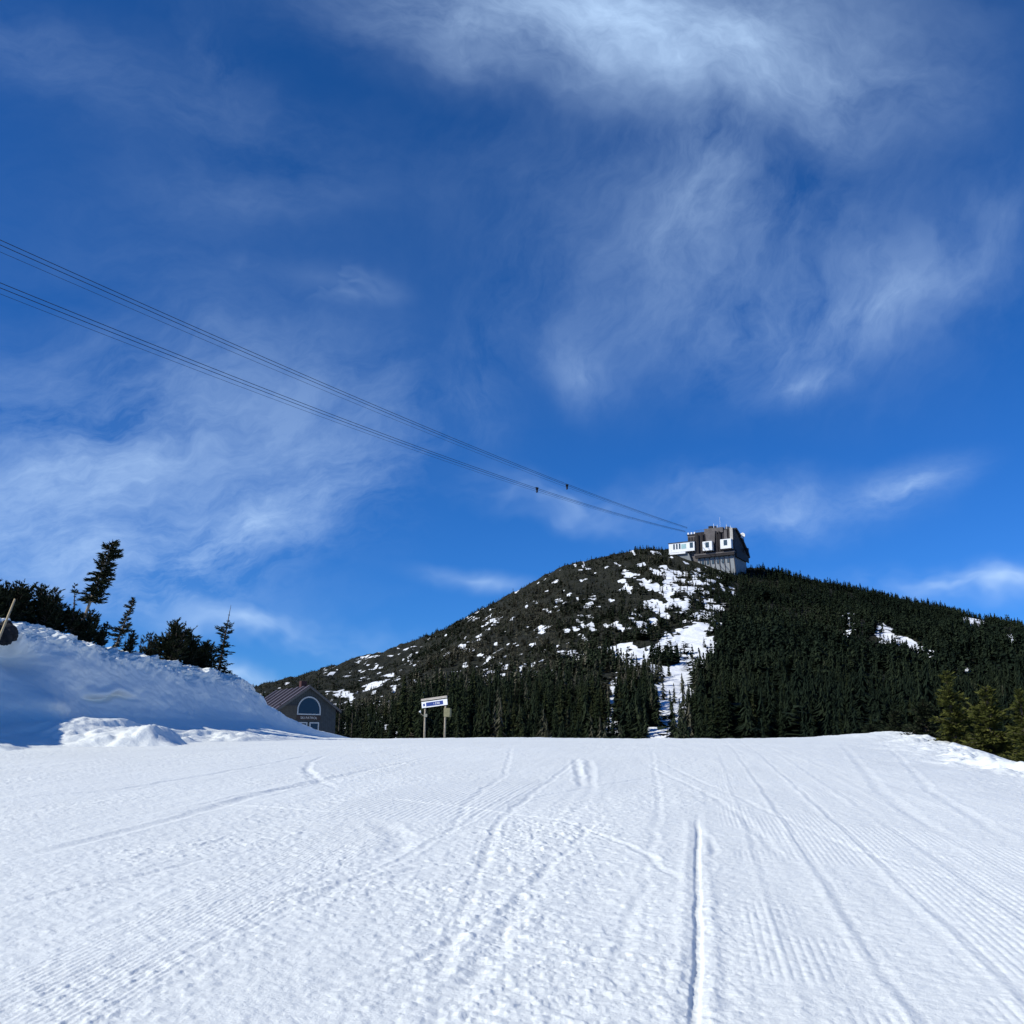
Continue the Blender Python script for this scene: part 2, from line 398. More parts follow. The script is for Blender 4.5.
def msnow(x, y, z):
    """snow cover on the mountain: patches where the photographed slope is open"""
    px, py = proj(x, y, z)
    qx = px + 9 * fbm(x * .10, y * .07, 3, 230) + 3.0 * vn(x * .5, y * .3, 233); qy = py + 6 * fbm(x * .10 + 9, y * .07, 3, 231) + 2 * vn(x * .5, y * .3, 236)
    s = np.zeros_like(px)
    E = [(658, 655, 34, 11, -25), (690, 640, 32, 13, -50), (704, 622, 14, 12, 0), (640, 664, 20, 10, -10), (670, 690, 24, 14, -10), (668, 712, 19, 24, 0), (659, 738, 18, 22, 0),
         (700, 655, 22, 9, -40), (625, 655, 12, 12, 0), (615, 695, 6, 20, 0), (612, 725, 6, 12, 0), (680, 672, 26, 10, 0),
         (628, 577, 10, 7, -30), (650, 583, 8, 5, 0), (667, 575, 14, 6, 20), (690, 592, 16, 6, 0), (705, 600, 14, 8, 0), (695, 578, 16, 4, 0), (720, 605, 8, 5, 0), (735, 592, 5, 4, 0), (680, 605, 14, 6, 0),
         (590, 602, 3, 4, 0), (567, 656, 12, 6, 10), (519, 672, 5, 8, 20), (503, 668, 4, 7, 0), (493, 622, 6, 5, -40), (530, 607, 4, 5, -30), (537, 606, 8, 3, -50), (556, 602, 8, 4, -40),
         (544, 628, 4, 3, 0), (445, 612, 3, 2, 0), (340, 694, 7, 6, -10), (352, 699, 3, 7, 0), (370, 688, 9, 3, -25), (383, 682, 12, 3, -20), (393, 677, 5, 3, 0), (362, 658, 6, 2.5, 0), (375, 655, 5, 2, 0), (396, 690, 3, 4, 0), (470, 621, 4, 2, 0),
         (412, 660, 4, 2, -40), (383, 720, 2.5, 3, 0), (620, 625, 3, 4, 0), (637, 612, 3, 4, 0), (465, 652, 5, 2.5, 0), (372, 668, 3, 1.5, 0),
         (885, 634, 14, 6, 25), (905, 644, 14, 6, 22), (925, 654, 14, 8, 28), (938, 664, 7, 6, 30), (851, 620, 4, 7, -20), (848, 633, 6, 3, 0), (962, 675, 5, 6, 20), (976, 622, 11, 5, 20), (1010, 639, 9, 6, 15), (838, 581, 7, 1.5, 10),
         (815, 674, 8, 2.2, 0), (873, 680, 6, 2.5, 10), (990, 680, 6, 2, 0), (745, 655, 3, 2, 0)]
    for cx_, cy_, rx, ry, a in E:
        c, s_ = math.cos(R(a)), math.sin(R(a)); dx = qx - cx_; dy = qy - cy_
        e = ((dx * c + dy * s_) / rx) ** 2 + ((-dx * s_ + dy * c) / ry) ** 2
        s = np.maximum(s, sst(1.5, .75, e))
    s = s * sst(-.30, -.10, fbm(x * .30, y * .15, 3, 248) + .5 * (py > 635) * (px > 600))
    s = np.where(py < 612, s * sst(-.06, .10, fbm(x * .26 + 5, y * .16, 3, 249)), s)
    rk = ((px - 665) / 15) ** 2 + ((py - 660) / 6) ** 2           # rocky islands with brush
    s = s * sst(.8, 1.25, rk)
    # broken light snow between the bushes below the station and on the left shoulder
    zone = np.exp(-(((px - 672) / 50) ** 2 + ((py - 600) / 36) ** 2)) + .40 * sst(720, 560, px) * sst(640, 690, py + 0 * px) * 0
    s = np.maximum(s, sst(.02, .16, fbm(x * .34, y * .085, 4, 240) + .46 * zone - .44) * sst(735, 715, px))
    s = np.maximum(s, 1.0 * sst(.375, .435, fbm(x * .5, y * .115, 4, 244) - .35 * sst(.16, -.10, fbm(x * .035, y * .016, 3, 252)) + .06 * sst(430, 380, px)) * sst(620, 560, px) * sst(310, 340, px))
    return s

def make_mountain():
    xs = np.linspace(-330, 620, 900); ys = np.concatenate([np.linspace(YB - 6, 510, 520), np.geomspace(512, 900, 60)])
    X, Y = np.meshgrid(xs, ys, indexing='ij')
    Z = Mz(X, Y)
    S = msnow(X, Y, Z)
    V = np.stack([X, Y, Z], -1).reshape(-1, 3)
    nx, ny = X.shape
    i = np.arange(nx - 1)[:, None] * ny; j = np.arange(ny - 1)[None]
    q = np.stack([i + j, i + ny + j, i + ny + j + 1, i + j + 1], -1).reshape(-1, 4)
    m, nt, b = mat('mountain_slope'); L = nt.links.new
    tc = nd(nt, 'ShaderNodeTexCoord'); at_ = nd(nt, 'ShaderNodeAttribute', attribute_name='snow')
    n1 = nd(nt, 'ShaderNodeTexNoise', Scale=.75, Detail=8.0, Roughness=.78); n2 = nd(nt, 'ShaderNodeTexNoise', Scale=.22, Detail=6.0, Roughness=.65)
    for n in (n1, n2): L(tc.outputs['Object'], n.inputs['Vector'])
    rock = ramp(nt, [(.30, (.008, .009, .006)), (.46, (.018, .019, .012)), (.58, (.028, .028, .019)), (.72, (.10, .095, .082))])
    L(n1.outputs['Fac'], rock.inputs['Fac'])
    ma = nd(nt, 'ShaderNodeMath', operation='MULTIPLY_ADD'); L(n1.outputs['Fac'], ma.inputs[0]); ma.inputs[1].default_value = 1.0; L(at_.outputs['Fac'], ma.inputs[2])
    st = nd(nt, 'ShaderNodeMapRange'); L(ma.outputs[0], st.inputs['Value']); st.inputs['From Min'].default_value = .94; st.inputs['From Max'].default_value = 1.02
    mx = nd(nt, 'ShaderNodeMix', data_type='RGBA'); L(st.outputs[0], mx.inputs['Factor']); L(rock.outputs['Color'], mx.inputs[6]); mx.inputs[7].default_value = (.84, .86, .89, 1)
    L(mx.outputs[2], b.inputs['Base Color']); b.inputs['Roughness'].default_value = .8; b.inputs['Specular IOR Level'].default_value = .1
    bp = nd(nt, 'ShaderNodeBump', Strength=.8, Distance=.8); L(n2.outputs['Fac'], bp.inputs['Height']); L(bp.outputs['Normal'], b.inputs['Normal'])
    o = mesh_np('mountain', V, q, m, smooth=True, attrs={'snow': S.ravel()})
    tag(o, 'conical wooded mountain with patchy snow and a snowy chute', 'mountain', kind='structure')
make_mountain()

# ------------------------------------------------------------------ foliage
def foliage_mat(name, c0, c1, c2):
    m, nt, b = mat(name); L = nt.links.new
    a = nd(nt, 'ShaderNodeAttribute', attribute_name='tint')
    tc = nd(nt, 'ShaderNodeTexCoord'); n = nd(nt, 'ShaderNodeTexNoise', Scale=1.3, Detail=3.0); L(tc.outputs['Object'], n.inputs['Vector'])
    ad = nd(nt, 'ShaderNodeMath', operation='MULTIPLY_ADD'); L(n.outputs['Fac'], ad.inputs[0]); ad.inputs[1].default_value = .5
    L(a.outputs['Fac'], ad.inputs[2])
    rp = ramp(nt, [(.25, c0), (.65, c1), (1.1 if False else .98, c2)]); L(ad.outputs[0], rp.inputs['Fac']); L(rp.outputs['Color'], b.inputs['Base Color'])
    b.inputs['Roughness'].default_value = .85; b.inputs['Specular IOR Level'].default_value = .06
    return m
M_far = foliage_mat('spruce_far', (.010, .017, .010), (.026, .036, .018), (.115, .105, .075))
M_mid = foliage_mat('spruce_mid', (.009, .016, .009), (.026, .036, .015), (.065, .066, .030))
M_dark = foliage_mat('spruce_near', (.012, .018, .010), (.028, .036, .018), (.060, .062, .030))
M_warm = foliage_mat('spruce_sunlit', (.040, .048, .012), (.095, .10, .024), (.16, .15, .045))  # sunlight put into the needle colour of the right-hand spruces
M_bark = simple('bark', (.085, .07, .055), .9, .4, 14, .4)
M_grey = simple('weathered_wood', (.26, .22, .17), .85, .3, 14, .3)

def low_tree(n, R0, seed, squat=0):
    """triangle fronds round an axis, unit height"""
    r = np.random.default_rng(seed); V = []; Fc = []
    for k in range(n):
        h = r.random() ** 1.15 * .97 if not squat else r.random() * .95
        prof = (1 - h) ** .85 if not squat else math.sqrt(max(0, 1 - (h) ** 2))
        rad = R0 * prof * r.uniform(.6, 1.15) + .02; a = r.uniform(0, 2 * math.pi)
        dr = r.uniform(.02, .10) if not squat else r.uniform(-.1, .05)
        w = (rad * r.uniform(.35, .6) + .012) * (1 if n < 60 else .30); c, s = math.cos(a), math.sin(a); tilt = r.uniform(-.5, .5)
        i = len(V)
        V += [(c * rad, s * rad, h - dr), (c * rad * .1 - s * w, s * rad * .1 + c * w, h + .03 + tilt * w), (c * rad * .1 + s * w, s * rad * .1 - c * w, h + .03 - tilt * w)]
        Fc.append((i, i + 1, i + 2))
    i = len(V); V += [(-.02, 0, 0), (.02, 0, 0), (0, 0, 1.04), (0, -.02, 0), (0, .02, 0), (0, 0, 1.03)]; Fc += [(i, i+1, i+2), (i+3, i+4, i+5)]
    return np.array(V, float), np.array(Fc, int)

def forest():
    N = 115000
    x = rng.uniform(-230, 420, N); y = YB + 18 + (500 - YB - 18) * rng.random(N) ** .75
    z = Mz(x, y)
    px, py = proj(x, y, z)
    k = (px > 190) & (px < 1130)
    x, y, z, px, py = (a[k] for a in (x, y, z, px, py))
    S = msnow(x, y, z)
    tt = (y - YB) / (YR - YB)
    dens = np.where(S > .35, .04, 1.0) + np.where((S > .35) & (px < 600), .10, 0)
    # the thin shoulder on the left and the broken ground below the station
    shoulder = sst(660, 600, px) * sst(.22, .60, tt + .25 * fbm(x * .04, y * .03, 3, 265))
    dens = dens * (1 - .12 * shoulder)
    brk = np.exp(-(((px - 665) / 50) ** 2 + ((py - 610) / 45) ** 2))
    dens = dens * (1 - .25 * brk)
    # clumps
    dens = dens * np.clip(.75 + 1.1 * fbm(x * .06, y * .05, 3, 260), .15, 1)
    # the copse standing in the chute
    cop = np.exp(-(((px - 640) / 17) ** 2 + ((py - 712) / 24) ** 2) ** 2)
    keep = rng.random(len(x)) < np.maximum(dens, cop * .9)
    # open under the station front
    keep &= ~((np.abs(px - 705) < 34) & (py > 556) & (py < 574) & (y > 455))
    sel = np.where(keep)[0]
    x, y, z, px, py, tt, brk, shoulder = (a[sel] for a in (x, y, z, px, py, tt, brk, shoulder))
    H = np.interp(tt, [0, .12, .35, .6, 1.0], [6.0, 5.6, 4.8, 3.6, 2.3]) * np.clip(rng.normal(.9, .27, len(x)), .35, 1.6) * (1 + .35 * fbm(x * .09, y * .07, 2, 262))
    H = H * (1 - .42 * shoulder) * (1 - .35 * brk)
    H = np.where(px > 740, H * 1.1, H) * np.where(px < 410, .6, 1)
    protos = [low_tree(34, .24, 10 + i) for i in range(5)] + [low_tree(30, .5, 30 + i, squat=1) for i in range(3)] + [low_tree(150, .24, 50 + i) for i in range(5)]
    prm = rng.integers(0, 5, len(x)); sq = rng.random(len(x)) < (.12 + .30 * np.maximum(shoulder, brk)); prm[sq] = 5 + rng.integers(0, 3, sq.sum())
    near = (tt < .34) & (prm < 5); prm[near] = 8 + rng.integers(0, 5, near.sum())
    Vs = []; Fs = []; Ts = []; off = 0
    for p, (pv, pf) in enumerate(protos):
        m = np.where(prm == p)[0]; n = len(m)
        if not n: continue
        a = rng.uniform(0, 6.283, n); c, s = np.cos(a), np.sin(a)
        hh = H[m] * (.72 if 5 <= p < 8 else 1); wd = hh * rng.uniform(.8, 1.35, n)
        vx = (pv[None, :, 0] * c[:, None] - pv[None, :, 1] * s[:, None]) * wd[:, None] + x[m][:, None] + pv[None, :, 2] * hh[:, None] * rng.normal(0, .05, n)[:, None]
        vy = (pv[None, :, 0] * s[:, None] + pv[None, :, 1] * c[:, None]) * wd[:, None] + y[m][:, None]
        vz = pv[None, :, 2] * hh[:, None] + z[m][:, None] - .2
        Vs.append(np.stack([vx, vy, vz], -1).reshape(-1, 3))
        Fs.append((pf[None] + (np.arange(n) * len(pv))[:, None, None]).reshape(-1, 3) + off); off += n * len(pv)
        tint = .16 + .13 * sst(720, 640, px[m]) + (rng.random(n) < .15 * (px[m] < 700)) * .32 + .30 * fbm(x[m] * .03, y[m] * .03, 2, 270) + rng.uniform(-.14, .20, n) + .15 * np.maximum(shoulder[m], .8 * brk[m]) - .05 * sst(720, 760, px[m])  # tint drops towards the right: that slope's shade is put into the colour
        Ts.append(np.repeat(np.clip(tint, 0, .8), len(pv)))
    o = mesh_np('mountain_forest', np.vstack(Vs), np.vstack(Fs), M_far, attrs={'tint': np.concatenate(Ts)})
    tag(o, 'dense dark spruce forest and stunted brush covering the mountain', 'forest', kind='stuff')
    print('forest trees', len(x))
forest()

def mid_proto(seed, n=1000, R0=.2):
    r = np.random.default_rng(seed); V = []; Fc = []; T = []
    for k in range(n):
        h = .05 + .95 * r.random() ** 1.1; prof = (1 - h) ** .8 * (.75 + .25 * math.sin(h * 60 + seed))
        rad = R0 * prof * r.uniform(.45, 1.2) + .012; a = r.uniform(0, 2 * math.pi); c, s = math.cos(a), math.sin(a)
        dr = rad * r.uniform(.1, .5); w = rad * .115 + .005; q = r.uniform(.15, .5)
        i = len(V); t = r.uniform(-1, 1) * w
        V += [(c*rad, s*rad, h - dr), (c*rad*q - s*w, s*rad*q + c*w, h - dr*q + .012 + t), (c*rad*q + s*w, s*rad*q - c*w, h - dr*q + .012 - t)]
        Fc.append((i, i+1, i+2)); tt = r.uniform(0, .3); T += [tt + (.12 if r.random() < .15 else 0)] * 3
    nf = len(Fc)
    i = len(V)
    for k in range(5):
        a = k * 1.2566; V.append((.016 * math.cos(a), .016 * math.sin(a), -.05)); T.append(0)
    V.append((0, 0, 1.03)); T.append(.1)
    for k in range(5): Fc.append((i + k, i + (k+1) % 5, i + 5))
    mi = [0] * nf + [1] * 5
    return np.array(V), np.array(Fc), np.array(T), mi
def mid_trees():
    kinds = []
    for i in range(7):
        V, Fc, T, mi = mid_proto(300 + i, R0=.17 + .02 * (i % 4))
        o = mesh_np('spruce_tree', V, Fc, [M_mid, M_bark], matidx=mi, attrs={'tint': T + .10 * (i % 4)}); kinds.append(o)
    used = set()
    # (px range, Y range, count, height range, label, group)
    Z = [(345, 412, 135, 210, 26, 3.0, 5.0, 'dark spruce in the thin woods between the lodge and the signboard', 'spruces between the lodge and the signboard'),
         (400, 474, 125, 200, 46, 5.0, 11.0, 'tall dark spruce in the wood behind the signboard', 'tall spruces behind the signboard'),
         (474, 560, 125, 210, 48, 3.5, 8.0, 'dark spruce in the wood right of the signboard, left of the snow chute', 'spruces right of the signboard'),
         (560, 604, 130, 200, 26, 4.5, 8.0, 'dark spruce at the left edge of the snow chute', 'spruces at the left edge of the snow chute'),
         (618, 648, 150, 215, 25, 4.5, 7.5, 'pointed spruce in the copse standing in the snow chute', 'spruces of the copse in the chute'),
         (689, 710, 140, 190, 13, 4.0, 7.0, 'pointed spruce at the right edge of the snow chute', 'spruces at the right edge of the snow chute'),
         (700, 790, 130, 200, 42, 4.0, 8.0, 'dark spruce in the shaded wood right of the snow chute', 'spruces right of the snow chute'),
         (790, 925, 125, 200, 50, 3.5, 7.0, 'dark spruce in the shaded wood low on the right slope', 'spruces low on the right slope')]
    r = np.random.default_rng(77); j = 0
    for a, b, y0, y1, n, t0, t1, lab, grp in Z:
        for k in range(n):
            px = a + (b - a) * (k + r.random()) / n; Y = y0 + (y1 - y0) * r.random() ** .8
            x = at(px, 740, Y).x; z = float(Mz(np.array([x]), np.array([Y]))[0])
            src = kinds[r.integers(0, 7)]
            if src.name not in used: o = src; used.add(src.name)
            else: o = src.copy(); C.objects.link(o)
            h = t0 + (t1 - t0) * r.random() ** 1.4; w = (h * .7 + 2.4) * r.uniform(.85, 1.2)
            o.location = (x, Y, z - .2); o.scale = (w, w, h); o.rotation_euler = (r.normal(0, .02), r.normal(0, .03), r.uniform(0, 6.28))
            tag(o, lab, 'tree', grp); j += 1
    for o in kinds:
        if o.name not in used: bpy.data.objects.remove(o)
    print('mid trees', j)
mid_trees()

# ------------------------------------------------------------------ near trees with real limbs
def near_tree(loc, H, Rm, lean, seed, label, group=None, prof='cone', nb=90, bare=0, mat_=None, dead_top=0, name='spruce_tree', bend=0, side=None, tuft=.16, dens=1.0, grey=False, skip=0.0, wmin=.25):
    """lean = horizontal offset of the top; prof cone|flag|bush"""
    r = np.random.default_rng(seed); mat_ = mat_ or M_dark
    root = empty(name, loc); tag(root, label, 'tree', group)
    top = Vector((lean[0], lean[1], H))
    def axis(t):
        p = top * t; p = p + Vector((lean[0] * .25 * math.sin(math.pi * t) * bend, 0, 0)); return p
    mb = MB(); K = 9; r0 = .017 * H + .02
    mb.tube([axis(i / K) - Vector((0, 0, .4 if i == 0 else 0)) for i in range(K + 1)], [r0 * (1 - .9 * i / K) for i in range(K + 1)], 7)
    stems = [(0., 0., 1.)]
    if prof == 'bush':
        for q in range(5):
            dx = r.uniform(-.75, .75) * Rm; dy = r.uniform(-.5, .5) * Rm; hf = r.uniform(.55, .95)
            stems.append((dx, dy, hf)); mb.tube([(dx * .3, dy * .3, -.3), (dx, dy, H * hf * .5), (dx * 1.05, dy, H * hf)], [r0 * .7, r0 * .45, .008], 5)
        nb = int(nb * 2.7)
    V = []; Fc = []; T = []
    for k in range(nb):
        t = bare + (1 - bare) * (k + r.random()) / nb
        if dead_top and t > 1 - dead_top and r.random() < .93: continue
        if r.random() < skip: continue
        u = (t - bare) / (1 - bare)
        if prof == 'cone': f = (1 - u) ** .75 + .08
        elif prof == 'flag': f = (.55 + .5 * math.sin(u * 9 + seed) * .5 + .3 * (u > .35)) * (1 - u) ** .35 + .1
        else: f = math.sqrt(max(0, 1 - u * u)) + .12
        Lb = Rm * f * r.uniform(wmin, 1.15)
        a = r.uniform(0, 2 * math.pi)
        if side is not None and math.cos(a - side) < -.2 and r.random() < .6: Lb *= .35
        el = r.uniform(-.15, .35) if prof != 'bush' else r.uniform(0, 1.1)
        if prof == 'cone': el = r.uniform(-.35, .15) + .5 * u; Lb *= .72 + .28 * math.sin(t * H * 6 + seed)
        d = Vector((math.cos(a) * math.cos(el), math.sin(a) * math.cos(el), math.sin(el)))
        sx_, sy_, hf = stems[r.integers(0, len(stems))]
        p0 = axis(t); p0 = Vector((p0.x + sx_, p0.y + sy_, p0.z * hf)); cv = r.uniform(-.1, .25)
        if prof == 'bush': Lb *= .8
        pt = lambda s: p0 + d * (Lb * s) + Vector((0, 0, cv * Lb * s * s))
        mb.tube([pt(0), pt(.5), pt(1)], [.012 + .012 * Lb, .009 + .006 * Lb, .004], 4)
        nt_ = max(3, int(Lb / .07 * dens))
        for q in range(nt_):
            s = .18 + .82 * (q + r.random()) / nt_; c = pt(min(s, 1.02))
            sa = a + (r.choice([-1, 1]) * r.uniform(.3, 1.1) if s < .93 else r.uniform(-.3, .3))
            tl = tuft * r.uniform(.6, 1.5) * (1.4 - .6 * s) * min(1, .5 + Lb)
            for w_ in range(4):
                b = sa + r.uniform(-.5, .5); e2 = el + r.uniform(-.45, .45)
                dd = Vector((math.cos(b) * math.cos(e2), math.sin(b) * math.cos(e2), math.sin(e2)))
                sd = dd.cross(Vector((r.normal(), r.normal(), r.normal() + .5))).normalized() * (tl * .17)
                m0 = c + dd * tl * r.uniform(-.1, .25); i = len(V)
                V += [tuple(m0 + sd), tuple(m0 - sd), tuple(m0 + dd * tl)]; Fc.append((i, i + 1, i + 2))
                T += [float(np.clip(.12 + r.uniform(-.1, .2) + .15 * (s > .8), 0, .7))] * 3
    mb.build('trunk', M_grey if grey else M_bark, root, smooth=True)
    mesh_np('crown', np.array(V), np.array(Fc), mat_, root, attrs={'tint': np.array(T)})
    return root

def bank_tree(px, pytop, w_px, lean_px, back, seed, label, **k):
    """stands on the bank top, back metres behind its crest"""
    c = bank_at(px); Y = c.y + back; b = at(px, 600, Y)
    base = Vector((b.x, Y, c.z - .35 - .02 * back)); t = at(px + lean_px, pytop, Y)
    H = t.z - base.z
    return near_tree(base, H, w_px / 1024 * Y, (t.x - base.x, 0), seed, label, **k)
gp = 'stunted evergreens behind the snow bank'
bank_tree(-22, 568, 24, -2, 3, 1, 'dark evergreen bush cut by the left edge of the photo, on the bank', group=gp, prof='bush', nb=90)
bank_tree(4, 582, 22, -6, 2.4, 2, 'dense dark evergreen bush with a small spike, behind the bamboo pole', group=gp, prof='bush', nb=120)
bank_tree(22, 583, 24, 2, 3, 3, 'bushy dark evergreen just right of the bamboo pole', group=gp, prof='bush', nb=120)
bank_tree(42, 588, 20, 0, 2.6, 4, 'rounded dark evergreen bush left of the leaning spruce', group=gp, prof='bush', nb=120)
bank_tree(60, 603, 17, 2, 2.2, 5, 'low dark evergreen bush at the foot of the leaning spruce', group=gp, prof='bush', nb=90)
bank_tree(79, 543, 21, 33, 2.2, 6, 'tall wind-shaped spruce leaning right over the snow bank, tallest of them', group=gp, prof='flag', nb=210, bare=.40, tuft=.20, bend=0, side=0, wmin=.35, skip=.08, grey=True)
bank_tree(77, 583, 8, -2, 2.5, 61, 'thin ragged spruce close left of the leaning spruce', group=gp, prof='cone', nb=60, skip=.2)
bank_tree(90, 612, 18, 2, 1.8, 7, 'dark bush below the leaning spruce, right of its trunk', group=gp, prof='bush', nb=90)
bank_tree(106, 622, 8, 2, 1.5, 71, 'small low evergreen right of the leaning spruce', group=gp, prof='bush', nb=50)
bank_tree(118, 598, 16, 16, 2.0, 8, 'small wind-bent spruce with a pale slanting stem', group=gp, prof='cone', nb=160, bare=.1, grey=True, skip=.15)
bank_tree(133, 630, 7, 2, 1.6, 81, 'tiny evergreen in the gap right of the wind-bent spruce', group=gp, prof='bush', nb=45)
bank_tree(150, 633, 9, 2, 2.0, 9, 'small dark evergreen at the left end of the bushy clump', group=gp, prof='bush', nb=60)
bank_tree(168, 621, 18, 8, 2.6, 10, 'ragged dark evergreen with open branches, highest of the bushy clump', group=gp, prof='bush', nb=130, skip=.15)
bank_tree(188, 630, 20, 4, 2.6, 11, 'dense dark evergreen in the middle of the bushy clump', group=gp, prof='bush', nb=120, skip=.15)
bank_tree(205, 641, 17, 0, 2.3, 12, 'dark evergreen bush beside the spruce with a bare tip', group=gp, prof='bush', nb=90)
bank_tree(223, 605, 17, 8, 2.0, 13, 'narrow spruce with a bare dead tip at the right end of the bank', group=gp, prof='cone', nb=190, dead_top=.24, skip=.1)

# trees beside the lodge
for i, (px, Y, top, w, lab) in enumerate([(262, 104, 684, 5, 'ragged thin spruce just left of the lodge roof, half hidden by the bank'),
        (283, 132, 679, 9, 'dark spruce behind the ridge of the lodge roof'), (318, 134, 672, 13, 'tall dark spruce rising behind the lodge gable'),
        (340, 128, 690, 13, 'bushy dark spruce right behind the lodge wall'), (352, 122, 706, 12, 'low dark spruce at the right corner of the lodge')]):
    t = at(px, top, Y); g = float(max(Gcoarse(np.array([t.x]), np.array([float(Y)]))[0], Mz(np.array([t.x]), np.array([float(Y)]))[0]))
    near_tree((t.x, Y, g - .2), t.z - g, w / 1024 * Y, (0.1, 0), 40 + i, lab, group='spruces round the lodge', nb=90, tuft=.3, dens=.7, wmin=.5)
# sunlit trees below the right edge of the run
for i, (px, Y, top, w, lab, wm) in enumerate([(871, 66, 722, 16, 'low dim spruce whose top just clears the right end of the crest', 0), (897, 62, 708, 24, 'dim spruce at the left of the sunlit row', 0),
        (922, 56, 696, 26, 'half-shaded spruce left of the tall slender one', 0),
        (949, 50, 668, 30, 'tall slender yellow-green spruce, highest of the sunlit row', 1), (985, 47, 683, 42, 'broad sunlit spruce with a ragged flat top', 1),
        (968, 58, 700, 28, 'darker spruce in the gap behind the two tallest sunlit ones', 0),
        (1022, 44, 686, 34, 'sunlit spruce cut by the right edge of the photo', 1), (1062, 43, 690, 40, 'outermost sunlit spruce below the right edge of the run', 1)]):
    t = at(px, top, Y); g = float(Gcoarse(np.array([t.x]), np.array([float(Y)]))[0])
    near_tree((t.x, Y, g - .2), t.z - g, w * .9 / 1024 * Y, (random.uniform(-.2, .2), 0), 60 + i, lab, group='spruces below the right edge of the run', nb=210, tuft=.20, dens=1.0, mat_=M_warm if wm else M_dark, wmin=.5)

# ------------------------------------------------------------------ bamboo pole and rock in the hollow
p0 = at(-4, 646, 39.0); p1 = at(15, 599, 39.4)
o = MB().tube([p0 + (p1 - p0) * -.3, p0, (p0 + p1) / 2, p1], [.05, .05, .045, .04], 8).build('marker_pole', simple('bamboo', (.42, .33, .20), .6, .15, 12), smooth=True)
tag(o, 'thin tan bamboo pole leaning out of the snow bank', 'pole')
def rock(px, py, Y, sx, sy, sz, seed, label):
    n, m = 40, 26; c = at(px, py, Y)
    th = np.linspace(0, 2 * np.pi, n, endpoint=False); ph = np.linspace(.02, np.pi - .02, m); TH, PH = np.meshgrid(th, ph, indexing='ij')
    dx, dy, dz = np.cos(TH) * np.sin(PH), np.sin(TH) * np.sin(PH), np.cos(PH)
    rr = 1 + .35 * fbm(dx * 1.7 + seed, dy * 1.7 + dz * 1.9, 4, 300) + .10 * np.abs(vn(dx * 4, dz * 4 + dy * 3, 305))
    V = np.stack([dx * rr * sx, dy * rr * sy, dz * rr * sz], -1).reshape(-1, 3)
    i = np.arange(n)[:, None] * m; i2 = (np.arange(n)[:, None] + 1) % n * m; j = np.arange(m - 1)[None]
    q = np.stack([i + j, i + j + 1, i2 + j + 1, i2 + j], -1).reshape(-1, 4)
    o = mesh_np('boulder', V, q, simple('dark_rock', (.018, .018, .020), .9, .4, 4, .5), smooth=False); o.location = c
    tag(o, label, 'rock')
rock(4, 633, 40.7, .50, .42, .42, 3, 'dark rock showing in a hollow of the bank behind the bamboo pole')

